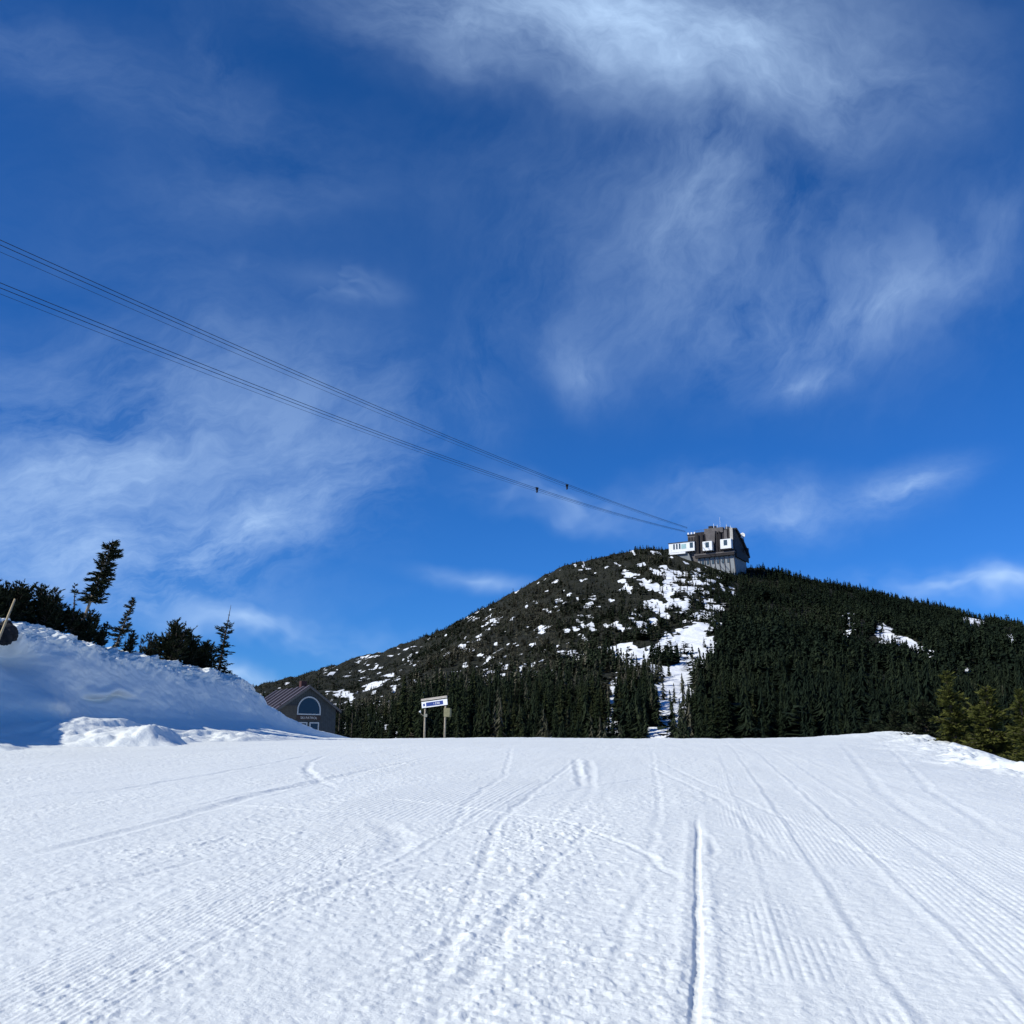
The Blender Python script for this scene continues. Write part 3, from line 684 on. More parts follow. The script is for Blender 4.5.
# ------------------------------------------------------------------ signboard on two posts
M_white = simple('white_paint', (.78, .79, .80), .5, .06, 6)
M_blue = simple('blue_paint', (.02, .05, .22), .5, .1, 6)
M_wood = simple('post_wood', (.30, .26, .20), .85, .3, 10, .3)
def sign():
    Y = 63.0; a = at(424.3, 738, Y + .25); b = at(444.4, 738, Y - .25)
    c = (a + b) / 2; W = (b - a).length
    ang = math.atan2(b.y - a.y, b.x - a.x) 
    root = empty('signboard', (c.x, c.y, float(Gcoarse(np.array([c.x]), np.array([c.y]))[0])), ang)
    z0 = root.location.z; tag(root, 'blue and white direction board on two weathered posts at the crest of the run', 'sign')
    zt = at(422, 700, Y).z - z0; zr = at(450, 697, Y).z - z0
    px = 1 / 1024 * Y * 1.0; tilt = math.atan2(zr - zt, 28 * px)
    MB().tube([(-W/2, 0, -.5), (-W/2 + .02, 0, zt - .35)], [.065, .055], 9).build('post', M_wood, root, smooth=True)
    MB().tube([(W/2, 0, -.5), (W/2 + .05, 0, zt - .1)], [.065, .055], 9).build('post', M_wood, root, smooth=True)
    M = Matrix.Translation((.02, -.09, (zt + zr) / 2 - .30)) @ Matrix.Rotation(-tilt, 4, 'Y')
    hw = 14 * px; hh = 2.9 * px
    bd = MB().box(-hw, hw, -.02, .02, -hh, hh, M).build('board', M_white, root)
    f = MB().box(-hw + .10, -hw + .22, -.026, -.021, -hh * .45, hh * .35, M).build('square_mark', M_blue, bd)
    MB().box(-hw + .30, hw - .28, -.026, -.021, -hh * .66, hh * .62, M).build('blue_panel', M_blue, bd)
    t = MB()                                             # pale lettering, too small to read
    rr = random.Random(5); x = -hw + .82
    while x < hw - .50:
        w = rr.uniform(.05, .085)
        t.box(x, x + .018, -.031, -.027, -.055, .055, M)
        if rr.random() < .7: t.box(x, x + w, -.0305, -.0272, .034, .055, M)
        if rr.random() < .6: t.box(x, x + w, -.0302, -.0274, -.055, -.036, M)
        if rr.random() < .5: t.box(x + w - .016, x + w, -.0308, -.0268, -.055, .055, M)
        x += w + .03
        if rr.random() < .15: x += .06
    t.build('lettering', M_white, bd)
    MB().box(-hw - .0, hw + .0, -.05, .05, hh + .06, hh + .19, M).build('beam', simple('pale_beam', (.42, .38, .33), .8, .2, 9, .3), root)
    MB().box(W/2 - .02, W/2 + .40, -.12, .10, zt - 1.02, zt - .50).build('box', simple('tan_box', (.20, .19, .11), .8, .25, 5), root, bevel=.02)
    lamp = MB().tube([(-W/2, -.05, zt - .95), (-W/2 - .17, -.10, zt - .86), (-W/2 - .22, -.12, zt - .72)], .018, 6).build('lamp_arm', M_grey, root)
    s = MB().tube([(-W/2 - .22, -.12, zt - .74), (-W/2 - .25, -.17, zt - .66)], [.03, .07], 10).build('lamp_head', M_white, lamp)
    MB().box(-W/2 - .02, -W/2 + .20, -.09, -.055, zt - 1.0, zt - .82).build('small_plate', simple('dull_plate', (.2, .2, .17), .7), root)
sign()

# ------------------------------------------------------------------ lodge
def stripes_mat(name, col, axis='X', scale=6, dark=.6, rough=.7, bump=.5, width=.12):
    m, nt, b = mat(name); L = nt.links.new
    tc = nd(nt, 'ShaderNodeTexCoord'); sx = nd(nt, 'ShaderNodeSeparateXYZ'); L(tc.outputs['Object'], sx.inputs[0])
    mu = nd(nt, 'ShaderNodeMath', operation='MULTIPLY'); L(sx.outputs[axis], mu.inputs[0]); mu.inputs[1].default_value = scale
    fr = nd(nt, 'ShaderNodeMath', operation='FRACT'); L(mu.outputs[0], fr.inputs[0])
    lt = nd(nt, 'ShaderNodeMath', operation='LESS_THAN'); L(fr.outputs[0], lt.inputs[0]); lt.inputs[1].default_value = width
    n = nd(nt, 'ShaderNodeTexNoise', Scale=3.0, Detail=5.0); L(tc.outputs['Object'], n.inputs['Vector'])
    rp = ramp(nt, [(.3, tuple(c * .75 for c in col)), (.7, tuple(c * 1.2 for c in col))]); L(n.outputs['Fac'], rp.inputs['Fac'])
    mx = nd(nt, 'ShaderNodeMix', data_type='RGBA'); L(lt.outputs[0], mx.inputs['Factor']); L(rp.outputs['Color'], mx.inputs[6]); mx.inputs[7].default_value = (*[c * dark for c in col], 1)
    L(mx.outputs[2], b.inputs['Base Color']); b.inputs['Roughness'].default_value = rough
    bp = nd(nt, 'ShaderNodeBump', Strength=bump, Distance=.03); bp.invert = True; L(lt.outputs[0], bp.inputs['Height']); L(bp.outputs['Normal'], b.inputs['Normal'])
    return m
def lodge():
    Y = 112.0; c = at(278, 733, Y); ang = R(32)
    zdoor = at(300, 722, Y + 1.2).z; zf = zdoor - 2.15; zap = at(309, 686, Y + 1.8).z - zf; zev = at(280, 707, Y).z - zf
    W = 6.5; D = 11; X0 = 0
    root = empty('lodge', (c.x, c.y, zf), ang); tag(root, 'small grey board lodge with an arched gable window, half behind the snow bank', 'lodge')
    M_wall = stripes_mat('board_wall', (.034, .043, .047), 'X', 4.5, .55)
    M_wall2 = stripes_mat('brown_board_wall', (.065, .058, .045), 'Z', 5, .6)
    poly = [(0, -3), (W, -3), (W, zev), (W/2, zap - .12), (0, zev)]
    MB().prism(poly, 'y', 0, D).build('wall', M_wall, root)
    MB().box(.05, 2.0, -.035, -.003, .2, zev + .15).build('wall_panel', M_wall2, root)
    MB().box(-.02, 2.05, -.06, -.002, zev + .16, zev + .30).build('trim_board', simple('dark_trim', (.05, .05, .05), .7), root)
    sl = (zap - zev) / (W / 2)
    M_roof = simple('metal_roof', (.026, .022, .027), .7, .2, 1.2, 0, .0, .12)
    M_rib = simple('roof_rib', (.105, .088, .10), .5, .2, 2)
    # two roof slopes with standing seams
    rf = MB(); ov = .45; th = .13
    for sgn in (-1, 1):
        xe = W/2 + sgn * (W/2 + ov); ze = zev - ov * sl + .06
        vs = [(W/2, -ov, zap), (xe, -ov, ze), (xe, D + ov, ze), (W/2, D + ov, zap)]
        vs2 = [(x, y, z - th) for x, y, z in vs]
        rf.add(vs + vs2, [(0,1,2,3),(7,6,5,4),(0,4,5,1),(1,5,6,2),(2,6,7,3)])
    ro = rf.build('roof', M_roof, root)
    rb = MB()
    for i in range(7):
        y = -ov + .15 + i * 1.75
        for sgn in (-1, 1):
            xe = W/2 + sgn * (W/2 + ov); ze = zev - ov * sl + .06
            rb.add([(W/2, y, zap + .003), (xe, y, ze + .003), (xe, y + .5, ze + .003), (W/2, y + .5, zap + .003), (W/2, y, zap + .09), (xe, y, ze + .09), (xe, y + .5, ze + .09), (W/2, y + .5, zap + .09)],
                   [(0,3,2,1),(4,5,6,7),(0,1,5,4),(1,2,6,5),(2,3,7,6),(3,0,4,7)])
    rb.build('roof_rib', M_rib, ro)
    MB().box(W/2 + .3, W/2 + .95, 3.2, 3.9, zap - .8, zap + .75).build('chimney', simple('red_brick', (.07, .03, .028), .8, .3, 6), ro)
    # barge boards
    for sgn in (-1, 1):
        xe = W/2 + sgn * (W/2 + ov); ze = zev - ov * sl + .06
        MB().add([(W/2, -ov - .05, zap - .01), (xe, -ov - .05, ze - .01), (xe, -ov - .05, ze - .26), (W/2, -ov - .05, zap - .26), (W/2, -ov - .003, zap - .01), (xe, -ov - .003, ze - .01), (xe, -ov - .003, ze - .26), (W/2, -ov - .003, zap - .26)],
                 [(0,1,2,3),(7,6,5,4),(0,4,5,1),(1,5,6,2),(2,6,7,3),(3,7,4,0)]).build('barge_board', simple('barge', (.10, .095, .09), .7), root)
    # arched window
    cx = W/2 + .1; rw = 1.22; zb = 3.05; n = 28
    M_trim = simple('pale_trim', (.42, .45, .46), .5, .08, 5)
    M_glass, nt, b = mat('dark_glass'); b.inputs['Base Color'].default_value = (.01, .03, .06, 1); b.inputs['Roughness'].default_value = .15; b.inputs['Specular IOR Level'].default_value = .35
    nn = nd(nt, 'ShaderNodeTexNoise', Scale=.8); bp = nd(nt, 'ShaderNodeBump', Strength=.05, Distance=.05); nt.links.new(nn.outputs['Fac'], bp.inputs['Height']); nt.links.new(bp.outputs['Normal'], b.inputs['Normal'])
    arc = lambda rr, k: (cx + rr * math.cos(math.pi * k / n), zb + .35 * (1 if True else 0) + rr * 1.12 * math.sin(math.pi * k / n))
    inner = [(cx + rw, zb)] + [arc(rw, k) for k in range(n + 1)] + [(cx - rw, zb)]
    outer = [(cx + rw + .13, zb)] + [arc(rw + .13, k) for k in range(n + 1)] + [(cx - rw - .13, zb)]
    fr = MB(); m_ = len(inner)
    vs = [(u, y, v) for y in (-.09, -.003) for P_ in (inner, outer) for u, v in P_]
    fs = []
    for k in range(m_ - 1):
        i0, o0 = k, m_ + k; fs += [(i0, i0 + 1, o0 + 1, o0), (2*m_ + o0, 2*m_ + o0 + 1, 2*m_ + i0 + 1, 2*m_ + i0), (o0, o0+1, 2*m_+o0+1, 2*m_+o0), (i0, 2*m_+i0, 2*m_+i0+1, i0+1)]
    fr.add(vs, fs); fr.box(cx - rw - .13, cx + rw + .13, -.095, -.004, zb - .13, zb)
    f = fr.build('arched_window', M_trim, root)
    MB().prism([(u, v) for u, v in inner], 'y', -.03, -.006).build('pane', M_glass, f)
    # name board
    nb_ = MB().box(cx - 1.35, cx + 1.35, -.10, -.004, 2.38, 2.86).build('name_board', simple('brown_board', (.05, .035, .03), .7), root)
    cu = bpy.data.curves.new('lettering', 'FONT'); cu.body = 'SKI PATROL'; cu.size = .36; cu.align_x = 'CENTER'; cu.extrude = .01
    t = bpy.data.objects.new('lettering', cu); C.objects.link(t)
    dg = bpy.context.evaluated_depsgraph_get(); me = bpy.data.meshes.new_from_object(t.evaluated_get(dg)); bpy.data.objects.remove(t)
    me.materials.clear(); me.materials.append(simple('pale_letters', (.55, .53, .5), .6, .05))
    t = bpy.data.objects.new('lettering', me); C.objects.link(t); t.parent = nb_; t.location = (cx, -.113, 2.49); t.rotation_euler = (R(90), 0, 0)
    # pair of glazed doors
    for x0 in (cx - 1.22, cx + .12):
        f = MB(); x1 = x0 + 1.1
        f.box(x0, x0 + .13, -.08, -.004, 0, 2.15); f.box(x1 - .13, x1, -.08, -.004, 0, 2.15); f.box(x0 + .13, x1 - .13, -.078, -.005, 2.02, 2.15); f.box(x0 + .13, x1 - .13, -.078, -.005, 0, .3)
        d = f.build('door', M_trim, root); MB().box(x0 + .13, x1 - .13, -.04, -.006, .3, 2.02).build('pane', M_glass, d)
        MB().box(x0 + .16, x0 + .20, -.13, -.08, .95, 1.25).build('handle', M_grey, d)
lodge()

# ------------------------------------------------------------------ summit tram station
def station():
    root = empty('tram_station', STN, 0); PSI = R(30); root.rotation_euler = (0, 0, -PSI)
    tag(root, 'summit tram station with white balconies over grey walls and a dark upper storey', 'building')
    M_side = stripes_mat('pale_siding', (.24, .26, .28), 'X', .55, .72, .7, .3, .08)
    M_darkw = simple('dark_steel', (.018, .015, .018), .7, .4, .7)
    M_mid_ = simple('weathered_panel', (.11, .10, .10), .8, .3, .5)
    M_w = simple('white_fascia', (.80, .81, .82), .5, .05, .5)
    M_rf = simple('dark_roofing', (.05, .046, .046), .8, .3, .5)
    M_g, nt, b = mat('station_glass'); b.inputs['Base Color'].default_value = (.05, .08, .10, 1); b.inputs['Roughness'].default_value = .2
    M_cy = simple('pale_window_band', (.30, .48, .50), .4, .1, .6)
    # local frame: x = -31 (left) .. 0 (right front corner), y into the building, z up
    MB().box(-17.5, 0, 0, 18, -9, 9.2).build('lower_wall', M_side, root)
    w = MB()
    for i in range(8):
        x = -16.6 + i * 2.32; w.add([(x, -.35, 8.6), (x + .22, -.35, 8.6), (x + 1.25, -.22, -6), (x + 1.0, -.22, -6), (x, -.004, 8.6), (x + .22, -.004, 8.6), (x + 1.25, -.004, -6), (x + 1.0, -.004, -6)],
                                    [(0,1,2,3),(7,6,5,4),(0,4,5,1),(1,5,6,2),(2,6,7,3),(3,7,4,0)])
    w.build('wall_rib', M_mid_, root)
    for i in range(6):
        x = -15.6 + i * 2.45
        f = MB().box(x, x + 1.1, -.10, -.003, 4.6, 6.5).build('window', M_darkw, root); MB().box(x + .12, x + .98, -.13, -.101, 4.72, 6.38).build('pane', M_g, f)
    # floor overhang
    MB().box(-18.5, .8, -1.8, -.003, 9.0, 9.7).build('floor_edge', M_mid_, root)
    MB().box(-18.3, .6, -1.6, -.004, 7.9, 8.99).build('overhang_beam', M_darkw, root)
    # dark upper storey with a roof falling away behind
    MB().prism([(-.6, 9.71), (19, 9.21), (19, 11.0), (9, 17.4), (2.0, 20.2), (-.6, 20.2)], 'x', -18.2, .5).build('upper_wall', M_darkw, root)
    MB().prism([(1.2, 20.9), (1.2, 20.25), (2.1, 20.25), (9, 17.45), (19, 11.05), (20.2, 9.6), (21, 10.2), (19.6, 12.2), (9.4, 18.5), (2.6, 20.9)], 'x', -13.5, 1.2).build('roof', M_rf, root)
    MB().box(.505, .9, 1, 19.5, 7.2, 10.6).build('side_band', M_darkw, root)
    MB().box(-13.4, -4.4, -1.1, 1.19, 19.0, 21.4).build('parapet', simple('parapet_panel', (.11, .10, .10), .8, .3, .5), root)
    # sloping pale-brown cladding plates between the dark bays
    MB().add([(-12.8, -1.7, 19.2), (-8.0, -1.7, 20.0), (-8.0, -.61, 20.0), (-12.8, -.61, 19.2), (-12.2, -1.3, 13.2), (-8.6, -1.3, 13.8), (-8.6, -.61, 13.8), (-12.2, -.61, 13.2)],
             [(0,1,2,3),(7,6,5,4),(0,4,5,1),(1,5,6,2),(2,6,7,3),(3,7,4,0)]).build('cladding_panel', M_mid_, root)
    MB().box(-4.0, -2.6, -1.0, -.61, 14.5, 20.0).build('cladding_panel', M_mid_, root)
    MB().box(-1.2, .2, -1.2, -.61, 14.9, 20.6).build('cladding_panel', simple('pale_panel', (.42, .40, .37), .7, .2, .5), root)
    # cable hall block on the left
    MB().box(-22.4, -18.21, 1.0, 13, 9, 19.6).build('cable_hall', M_mid_, root)
    for i in range(3):
        x = -22.1 + i * 1.35
        MB().box(x, x + .85, .75, .996, 15.6, 18.6).build('window', M_darkw, root)
    MB().box(-22.7, -18.0, .6, 13.2, 19.61, 20.0).build('cable_hall_roof', M_rf, root)
    # balconies
    def balcony(x0, x1, y0, z0, z1, wins, band=None):
        b = MB().box(x0, x1, y0, -.61 if x0 > -18 else 7, z0, z1).build('balcony', M_w, root)
        for a, c in wins: MB().box(a, c, y0 - .05, y0 - .003, z0 + (z1 - z0) * .32, z1 - (z1 - z0) * .10).build('window', M_g, b)
        if band: MB().box(band[0], band[1], y0 - .05, y0 - .003, z0 + (z1 - z0) * .30, z1 - (z1 - z0) * .18).build('window_band', M_cy, b)
        return b
    balcony(-31, -18.3, -1.6, 11.6, 16.0, [(-28.8, -28.0), (-27.4, -26.6), (-26.0, -25.2), (-20.6, -19.0)], (-24.8, -22.4))
    MB().box(-31.3, -18.3, -1.9, 7.2, 16.001, 16.25).build('deck_roof', M_rf, root)
    MB().box(-31.2, -22.8, -1.9, 6, 10.6, 11.4).build('deck_edge', M_w, root)
    balcony(-13.7, -9.2, -3.4, 10.6, 14.9, [(-12.3, -10.6)])
    balcony(-5.2, -.1, -3.4, 10.7, 15.1, [(-3.6, -1.9)])
    MB().prism([(-30.3, 10.58), (-21.5, 10.58), (-19.5, 4.0), (-21.5, 2.0), (-24, 2.6), (-29.6, 6.0)], 'y', -.8, 5.8).build('deck_wall', simple('deck_siding', (.20, .22, .23), .8, .15, .5), root)
    MB().box(-21.45, -17.55, .8, 8, -6, 11.5).build('stair_wall', M_mid_, root)
    for x in (-17.2, -14.9, -7.6, -6.4):
        MB().box(x, x + .5, -1.9, -1.4, 9.71, 19.5).build('steel_post', M_darkw, root)
    # roof equipment
    for (x, y, z, h, r_) in ((-9.0, -.2, 21.4, 2.2, .10), (-7.4, .2, 21.4, 1.5, .12), (-3.2, .8, 20.9, 1.9, .10), (-1.6, 1.6, 20.9, 1.4, .10), (-6.0, 0, 21.4, 5.0, .05)):
        MB().tube([(x, y, z - .2), (x, y, z + h)], r_, 6).build('antenna', M_w, root)
    MB().box(-11.5, -9.6, -.6, 1.0, 21.41, 22.6).build('vent_box', M_darkw, root)
    MB().box(-8.7, -7.9, -.6, .6, 21.41, 22.4).build('vent_box', M_darkw, root)
    MB().box(-4.2, -2.4, 1.4, 3.0, 20.905, 21.9).build('vent_box', M_mid_, root)
    rl = MB()
    for i in range(8):
        x = -18 + i * .75; rl.tube([(x, -.3, 20.2), (x, -.3, 21.3)], .05, 5)
    rl.tube([(-18, -.3, 21.3), (-12.7, -.3, 21.3)], .06, 5); rl.build('railing', M_mid_, root)
    for (x, z) in ((-22, 20.0), (-20.4, 20.0), (-18.9, 20.0)):
        MB().box(x - .35, x + .35, .8, 1.6, z + .003, z + .9).build('rope_guide', M_w, root)
    # dish on the right-hand roof edge
    n = 14; vs = [(0, 0, 0)]; fs = []
    for ring in (1, 2, 3):
        for k in range(n):
            a = 2*math.pi*k/n; rr = ring * .43; vs.append((rr * math.cos(a), .22 * (rr ** 2) * -1, rr * math.sin(a)))
    for k in range(n): fs.append((0, 1 + k, 1 + (k+1) % n))
    for ring in (0, 1):
        for k in range(n): fs.append((1 + ring*n + k, 1 + (ring+1)*n + k, 1 + (ring+1)*n + (k+1) % n, 1 + ring*n + (k+1) % n))
    d = MB().add([(v[0] + 1.9, v[1] + 8.5, v[2] + 18.4) for v in vs], fs).build('dish_antenna', M_w, root, smooth=True)
    md = d.modifiers.new('thick', 'SOLIDIFY'); md.thickness = .06
    MB().tube([(1.9, 8.6, 18.4), (1.0, 9.0, 17.0), (1.0, 9, 15.6)], .09, 6).build('dish_mount', M_darkw, d)
    MB().tube([(1.4, 11.5, 13.5), (1.4, 11.5, 18.2)], .12, 6).build('antenna', M_darkw, root)
    MB().box(1.21, 2.4, 14, 15.2, 11.2, 13.4).build('antenna_box', M_darkw, root)
    return root
station()

# ------------------------------------------------------------------ tram cables
M_cable = simple('cable_steel', (.03, .03, .035), .6, .2, 2)
def cable(pts, label, r=.05, nm='tramway_cable'):
    """pts = photo points with distance; continues past the left edge to the lower station side"""
    P = [np.array(at(*p)) for p in pts]
    a, b = P[0], P[-1]
    t = np.linspace(0, 1, 90)
    n = len(P); tk = [np.linalg.norm(p - a) / np.linalg.norm(b - a) for p in P]
    # parabola fitted per axis keeps it one smooth hanging rope
    co_ = [np.polyfit(tk, [p[k] for p in P], 2 if k == 2 else 1) for k in range(3)]
    t = np.linspace(-.28, 1, 110)
    pts_ = [tuple(np.polyval(co_[k], s) for k in range(3)) for s in t]
    o = MB().tube(pts_, r, 6).build(nm, M_cable, smooth=True)
    tag(o, label, 'cable', 'tramway cables'); return co_
YA, YE = 150.0, 462.0
def dep(px): # distance along the rope where the rope runs straight in plan
    a = at(0, 300, YA); b = at(686, 527, YE)
    t = np.linspace(0, 1, 4000); X = a.x + (b.x - a.x) * t; Yy = YA + (YE - YA) * t
    # screen position depends weakly on height; use a mean elevation
    z = a.z + (b.z - a.z) * t; qx, qy = proj(X, Yy, z)
    return float(np.interp(px, qx, Yy))
def upx(dy): return [(0, 243 + dy, YA), (150, 307 + dy * .8, dep(150)), (300, 370 + dy * .6, dep(300)), (430, 427.5 + dy * .45, dep(430)), (565, 485 + dy * .3, dep(565)), (687, 527 + dy * .1, YE)]
def lox(dy): return [(0, 286 + dy, YA), (150, 341 + dy * .8, dep(150)), (300, 401.5 + dy * .6, dep(300)), (430, 451 + dy * .45, dep(430)), (538, 489 + dy * .3, dep(538)), (685, 531 + dy * .1, YE)]
cable(upx(0), 'top track rope of the upper cable group', .055)
cu = cable(upx(5), 'second track rope of the upper cable group, close under the top one', .055)
cable(upx(12), 'thin lowest haul rope of the upper cable group', .032)
cable(lox(0), 'top track rope of the lower cable group', .055)
cl = cable(lox(5), 'second track rope of the lower cable group, close under its top one', .055)
cable(lox(11), 'thin lowest haul rope of the lower cable group', .032)
def carrier(px, py, label):
    Y = dep(px); c = at(px, py, Y); root = empty('rope_carrier', c, R(35)); tag(root, label, 'rope carrier', 'slack rope carriers on the cables')
    MB().box(-.55, .55, -.12, .12, .35, .75).build('clamp', M_cable, root, bevel=.03)
    MB().add([(-.5, -.1, .34), (.5, -.1, .34), (.12, -.1, -.9), (-.12, -.1, -.9), (-.5, .1, .34), (.5, .1, .34), (.12, .1, -.9), (-.12, .1, -.9)],
             [(0,1,2,3),(7,6,5,4),(0,4,5,1),(1,5,6,2),(2,6,7,3),(3,7,4,0)]).build('hanger', M_cable, root)
    MB().tube([(0, -.25, -.8), (0, .25, -.8)], .26, 10).build('roller', M_cable, root)
carrier(567, 486.5, 'small dark rope carrier on the upper cable group')
carrier(537, 489.5, 'small dark rope carrier on the lower cable group')

# ------------------------------------------------------------------ light and sky
EL = R(36); AZ = R(-114)                                     # azimuth from +y, negative = left
sd = Vector((math.sin(AZ) * math.cos(EL), math.cos(AZ) * math.cos(EL), math.sin(EL)))
sun = bpy.data.lights.new('sun', 'SUN'); sun.energy = 4.6; sun.angle = R(.5); sun.color = (1, .975, .86)
so = bpy.data.objects.new('sun', sun); C.objects.link(so); so.rotation_euler = sd.to_track_quat('Z', 'Y').to_euler(); so.location = (-40, 10, 60)

w = bpy.data.worlds.new('World'); sc.world = w; w.use_nodes = True; nt = w.node_tree; L = nt.links.new
bg = nt.nodes['Background']
sky = nd(nt, 'ShaderNodeTexSky'); sky.sky_type = 'NISHITA'; sky.sun_disc = False; sky.sun_elevation = EL; sky.sun_rotation = AZ
sky.altitude = 1100; sky.air_density = 1.0; sky.dust_density = .3; sky.ozone_density = 2.0
# clear mountain air: each channel of the sky is graded on its own
spx = nt.nodes.new('ShaderNodeSeparateColor'); L(sky.outputs[0], spx.inputs[0]); hs = nt.nodes.new('ShaderNodeCombineColor')
for i, (am, ex) in enumerate(((.270, 1.34), (.575, 1.01), (1.26, 1.06))):
    q0 = nd(nt, 'ShaderNodeMath', operation='MULTIPLY'); L(spx.outputs[i], q0.inputs[0]); q0.inputs[1].default_value = .1
    q1 = nd(nt, 'ShaderNodeMath', operation='POWER'); L(q0.outputs[0], q1.inputs[0]); q1.inputs[1].default_value = ex
    q2 = nd(nt, 'ShaderNodeMath', operation='MULTIPLY'); L(q1.outputs[0], q2.inputs[0]); q2.inputs[1].default_value = am * 10; L(q2.outputs[0], hs.inputs[i])
tc = nd(nt, 'ShaderNodeTexCoord'); gen = tc.outputs['Generated']
def vm(op, a=None, b=None):
    n = nt.nodes.new('ShaderNodeVectorMath'); n.operation = op
    for i, v in enumerate((a, b)):
        if v is None: continue
        if hasattr(v, 'links'): L(v, n.inputs[i])
        else: n.inputs[i].default_value = v
    return n.outputs['Value'] if op in ('DOT_PRODUCT', 'LENGTH') else n.outputs[0]
def mt(op, a, b=None, c=None, clamp=False):
    n = nt.nodes.new('ShaderNodeMath'); n.operation = op; n.use_clamp = clamp
    for i, v in enumerate((a, b, c)):
        if v is None: continue
        if hasattr(v, 'links'): L(v, n.inputs[i])
        else: n.inputs[i].default_value = v
    return n.outputs[0]
def dirv(px, py):
    p = at(px, py, 1.0) - Vector((0, 0, EYE)); return p.normalized()
# wispy warp of the view direction
wn = nd(nt, 'ShaderNodeTexNoise', Scale=3.5, Detail=5.0, Roughness=.6); L(gen, wn.inputs['Vector'])
wv = vm('SUBTRACT', wn.outputs['Color'], (.5, .5, .5))
sc_ = nt.nodes.new('ShaderNodeVectorMath'); sc_.operation = 'SCALE'; L(wv, sc_.inputs[0]); sc_.inputs['Scale'].default_value = .17
wd = vm('ADD', gen, sc_.outputs[0])
s2 = nt.nodes.new('ShaderNodeVectorMath'); s2.operation = 'SCALE'; L(wv, s2.inputs[0]); s2.inputs['Scale'].default_value = .05; ws = vm('ADD', gen, s2.outputs[0])
def fibre(px0, py0, px1, py1, scale, stretch, detail=8.0, rough=.62):
    """noise drawn out along one direction of the sky"""
    a = dirv(px0, py0); b = dirv(px1, py1); t = (b - a).normalized(); n_ = a.cross(t).normalized()
    x = vm('DOT_PRODUCT', wd, tuple(t)); y = vm('DOT_PRODUCT', wd, tuple(n_)); z = vm('DOT_PRODUCT', wd, tuple(a))
    cb = nt.nodes.new('ShaderNodeCombineXYZ'); L(mt('MULTIPLY', x, 1 / stretch), cb.inputs[0]); L(y, cb.inputs[1]); L(mt('MULTIPLY', z, .6), cb.inputs[2])
    n = nd(nt, 'ShaderNodeTexNoise', Scale=scale, Detail=detail, Roughness=rough); L(cb.outputs[0], n.inputs['Vector']); return n.outputs['Fac']
f1 = fibre(400, 40, 900, 190, 6.0, 2.2, 7.0, .66); f2 = fibre(0, 600, 420, 480, 8.5, 2.6, 7.0, .68); f3 = fibre(650, 400, 760, 120, 8.0, 1.9, 7.0, .66)
f4 = fibre(200, 640, 330, 650, 13.0, 2.6, 4.0, .6)
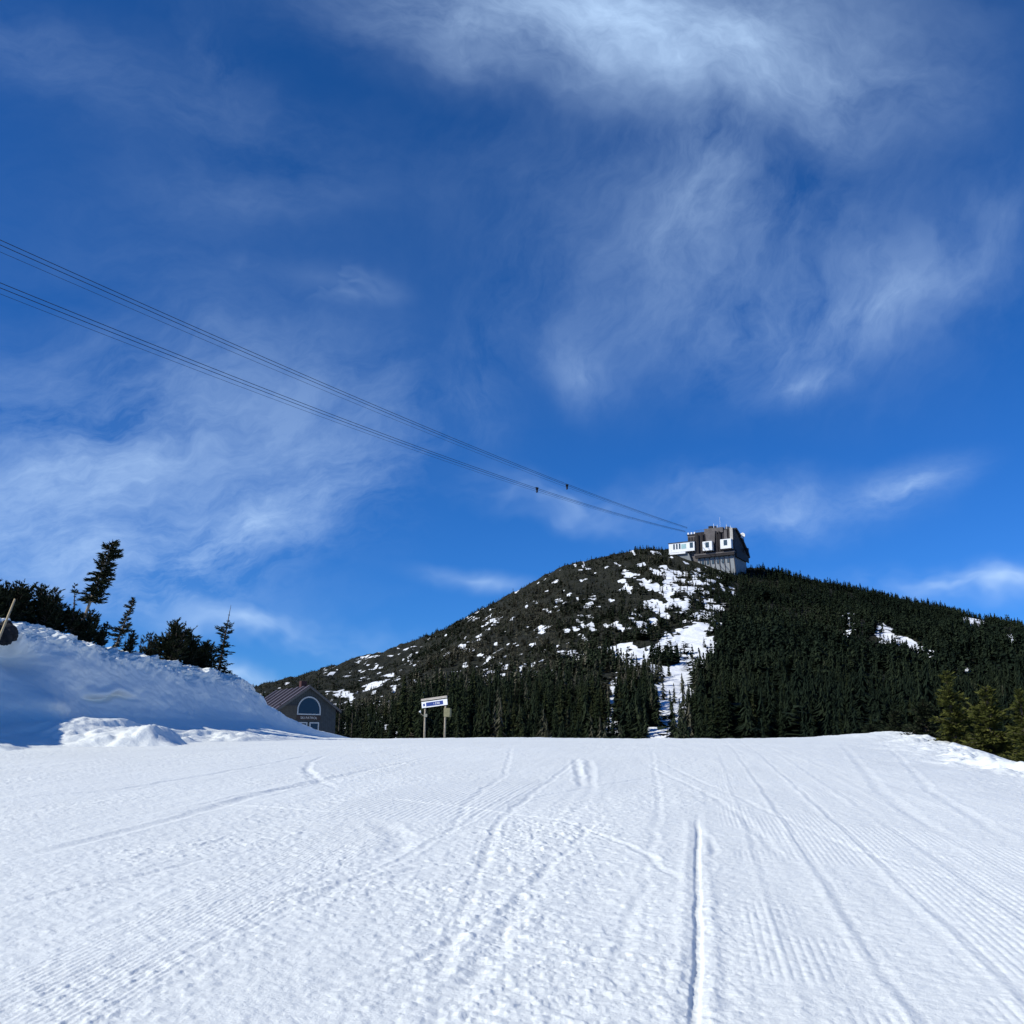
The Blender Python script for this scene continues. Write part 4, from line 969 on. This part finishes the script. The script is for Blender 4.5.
# (px, py, half length, half height, angle, strength, fibre)
CL = [(610, 0, 270, 70, 8, .50, 0), (680, 60, 220, 46, 10, .32, 0), (830, 70, 110, 50, 10, .08, 0), (450, 10, 90, 50, 10, .16, 0),
      (720, 210, 260, 130, 10, .15, 2), (700, 320, 190, 80, 0, .13, 2), (870, 300, 120, 45, -22, .20, 2), (800, 385, 40, 18, -20, .26, 2), (1000, 210, 80, 40, -30, .08, 2),
      (318, 283, 62, 16, 10, .62, 3), (250, 205, 120, 30, 5, .08, 0), (215, 60, 40, 80, -30, .10, 2), (40, 30, 130, 50, 30, .12, 0), (180, 280, 280, 110, 15, .06, 0),
      (90, 470, 260, 110, -5, .40, 1), (330, 490, 110, 60, -35, .24, 1), (215, 560, 110, 44, -20, .50, 1), (40, 570, 170, 70, 0, .34, 1), (160, 390, 200, 50, 12, .09, 1),
      (585, 375, 30, 36, -40, .16, 2), (690, 170, 50, 110, 8, .16, 2), (300, 360, 200, 70, 15, .05, 1), (230, 130, 190, 60, 20, .09, 0), (478, 400, 36, 60, 0, .14, 2),
      (560, 512, 85, 20, 14, .36, 3), (476, 583, 62, 9, 9, .36, 3), (780, 515, 120, 34, -8, .30, 1), (915, 482, 60, 20, -20, .38, 1), (680, 500, 90, 24, -10, .10, 1),
      (275, 628, 105, 20, 3, .55, 3), (235, 690, 80, 20, 10, .42, 3), (150, 610, 160, 14, -5, .22, 1), (1000, 602, 140, 24, 5, .42, 3), (1040, 600, 90, 14, 5, .3, 3)]
from mathutils import Matrix as _M
acc = [None] * 4
for px, py, a, b, ang, st, fb in CL:
    c = dirv(px, py); t = dirv(px + 4 * math.cos(R(ang)), py + 4 * math.sin(R(ang))); u = (t - c).normalized(); v = c.cross(u).normalized(); u = v.cross(c).normalized()
    k = (dirv(px + 4, py) - c).length / 4 * 1.9
    mp = nt.nodes.new('ShaderNodeMapping'); mp.vector_type = 'TEXTURE'; L(wd if max(a, b) > 65 else ws, mp.inputs['Vector'])
    rot = _M((u, v, c)).transposed()
    mp.inputs['Location'].default_value = c; mp.inputs['Rotation'].default_value = rot.to_euler('XYZ'); mp.inputs['Scale'].default_value = (a * k, b * k, .8)
    gr = nt.nodes.new('ShaderNodeTexGradient'); gr.gradient_type = 'QUADRATIC_SPHERE'; L(mp.outputs[0], gr.inputs[0])
    acc[fb] = mt('MULTIPLY', gr.outputs['Fac'], st * 1.25) if acc[fb] is None else mt('MULTIPLY_ADD', gr.outputs['Fac'], st * 1.25, acc[fb])
tot = None
for g, fb in zip(acc, (f1, f2, f3, f4)):
    fn = nt.nodes.new('ShaderNodeMapRange'); L(fb, fn.inputs['Value']); fn.inputs['From Min'].default_value = .37; fn.inputs['From Max'].default_value = .64; fn.inputs['To Min'].default_value = .10; fn.inputs['To Max'].default_value = 1.25
    g = mt('MULTIPLY', g, fn.outputs[0]); tot = g if tot is None else mt('ADD', tot, g)
tot = mt('MINIMUM', tot, .9)
mx = nd(nt, 'ShaderNodeMix', data_type='RGBA'); L(tot, mx.inputs['Factor']); L(hs.outputs[0], mx.inputs[6]); mx.inputs[7].default_value = (5.6, 7.8, 11.0, 1)
L(mx.outputs[2], bg.inputs['Color']); bg.inputs['Strength'].default_value = .10

sc.view_settings.view_transform = 'Standard'; sc.view_settings.look = 'None'; sc.view_settings.gamma = 1; sc.view_settings.exposure = 0
sc.render.engine = 'CYCLES'
sc.cycles.max_bounces = 5; sc.cycles.diffuse_bounces = 4; sc.cycles.glossy_bounces = 2
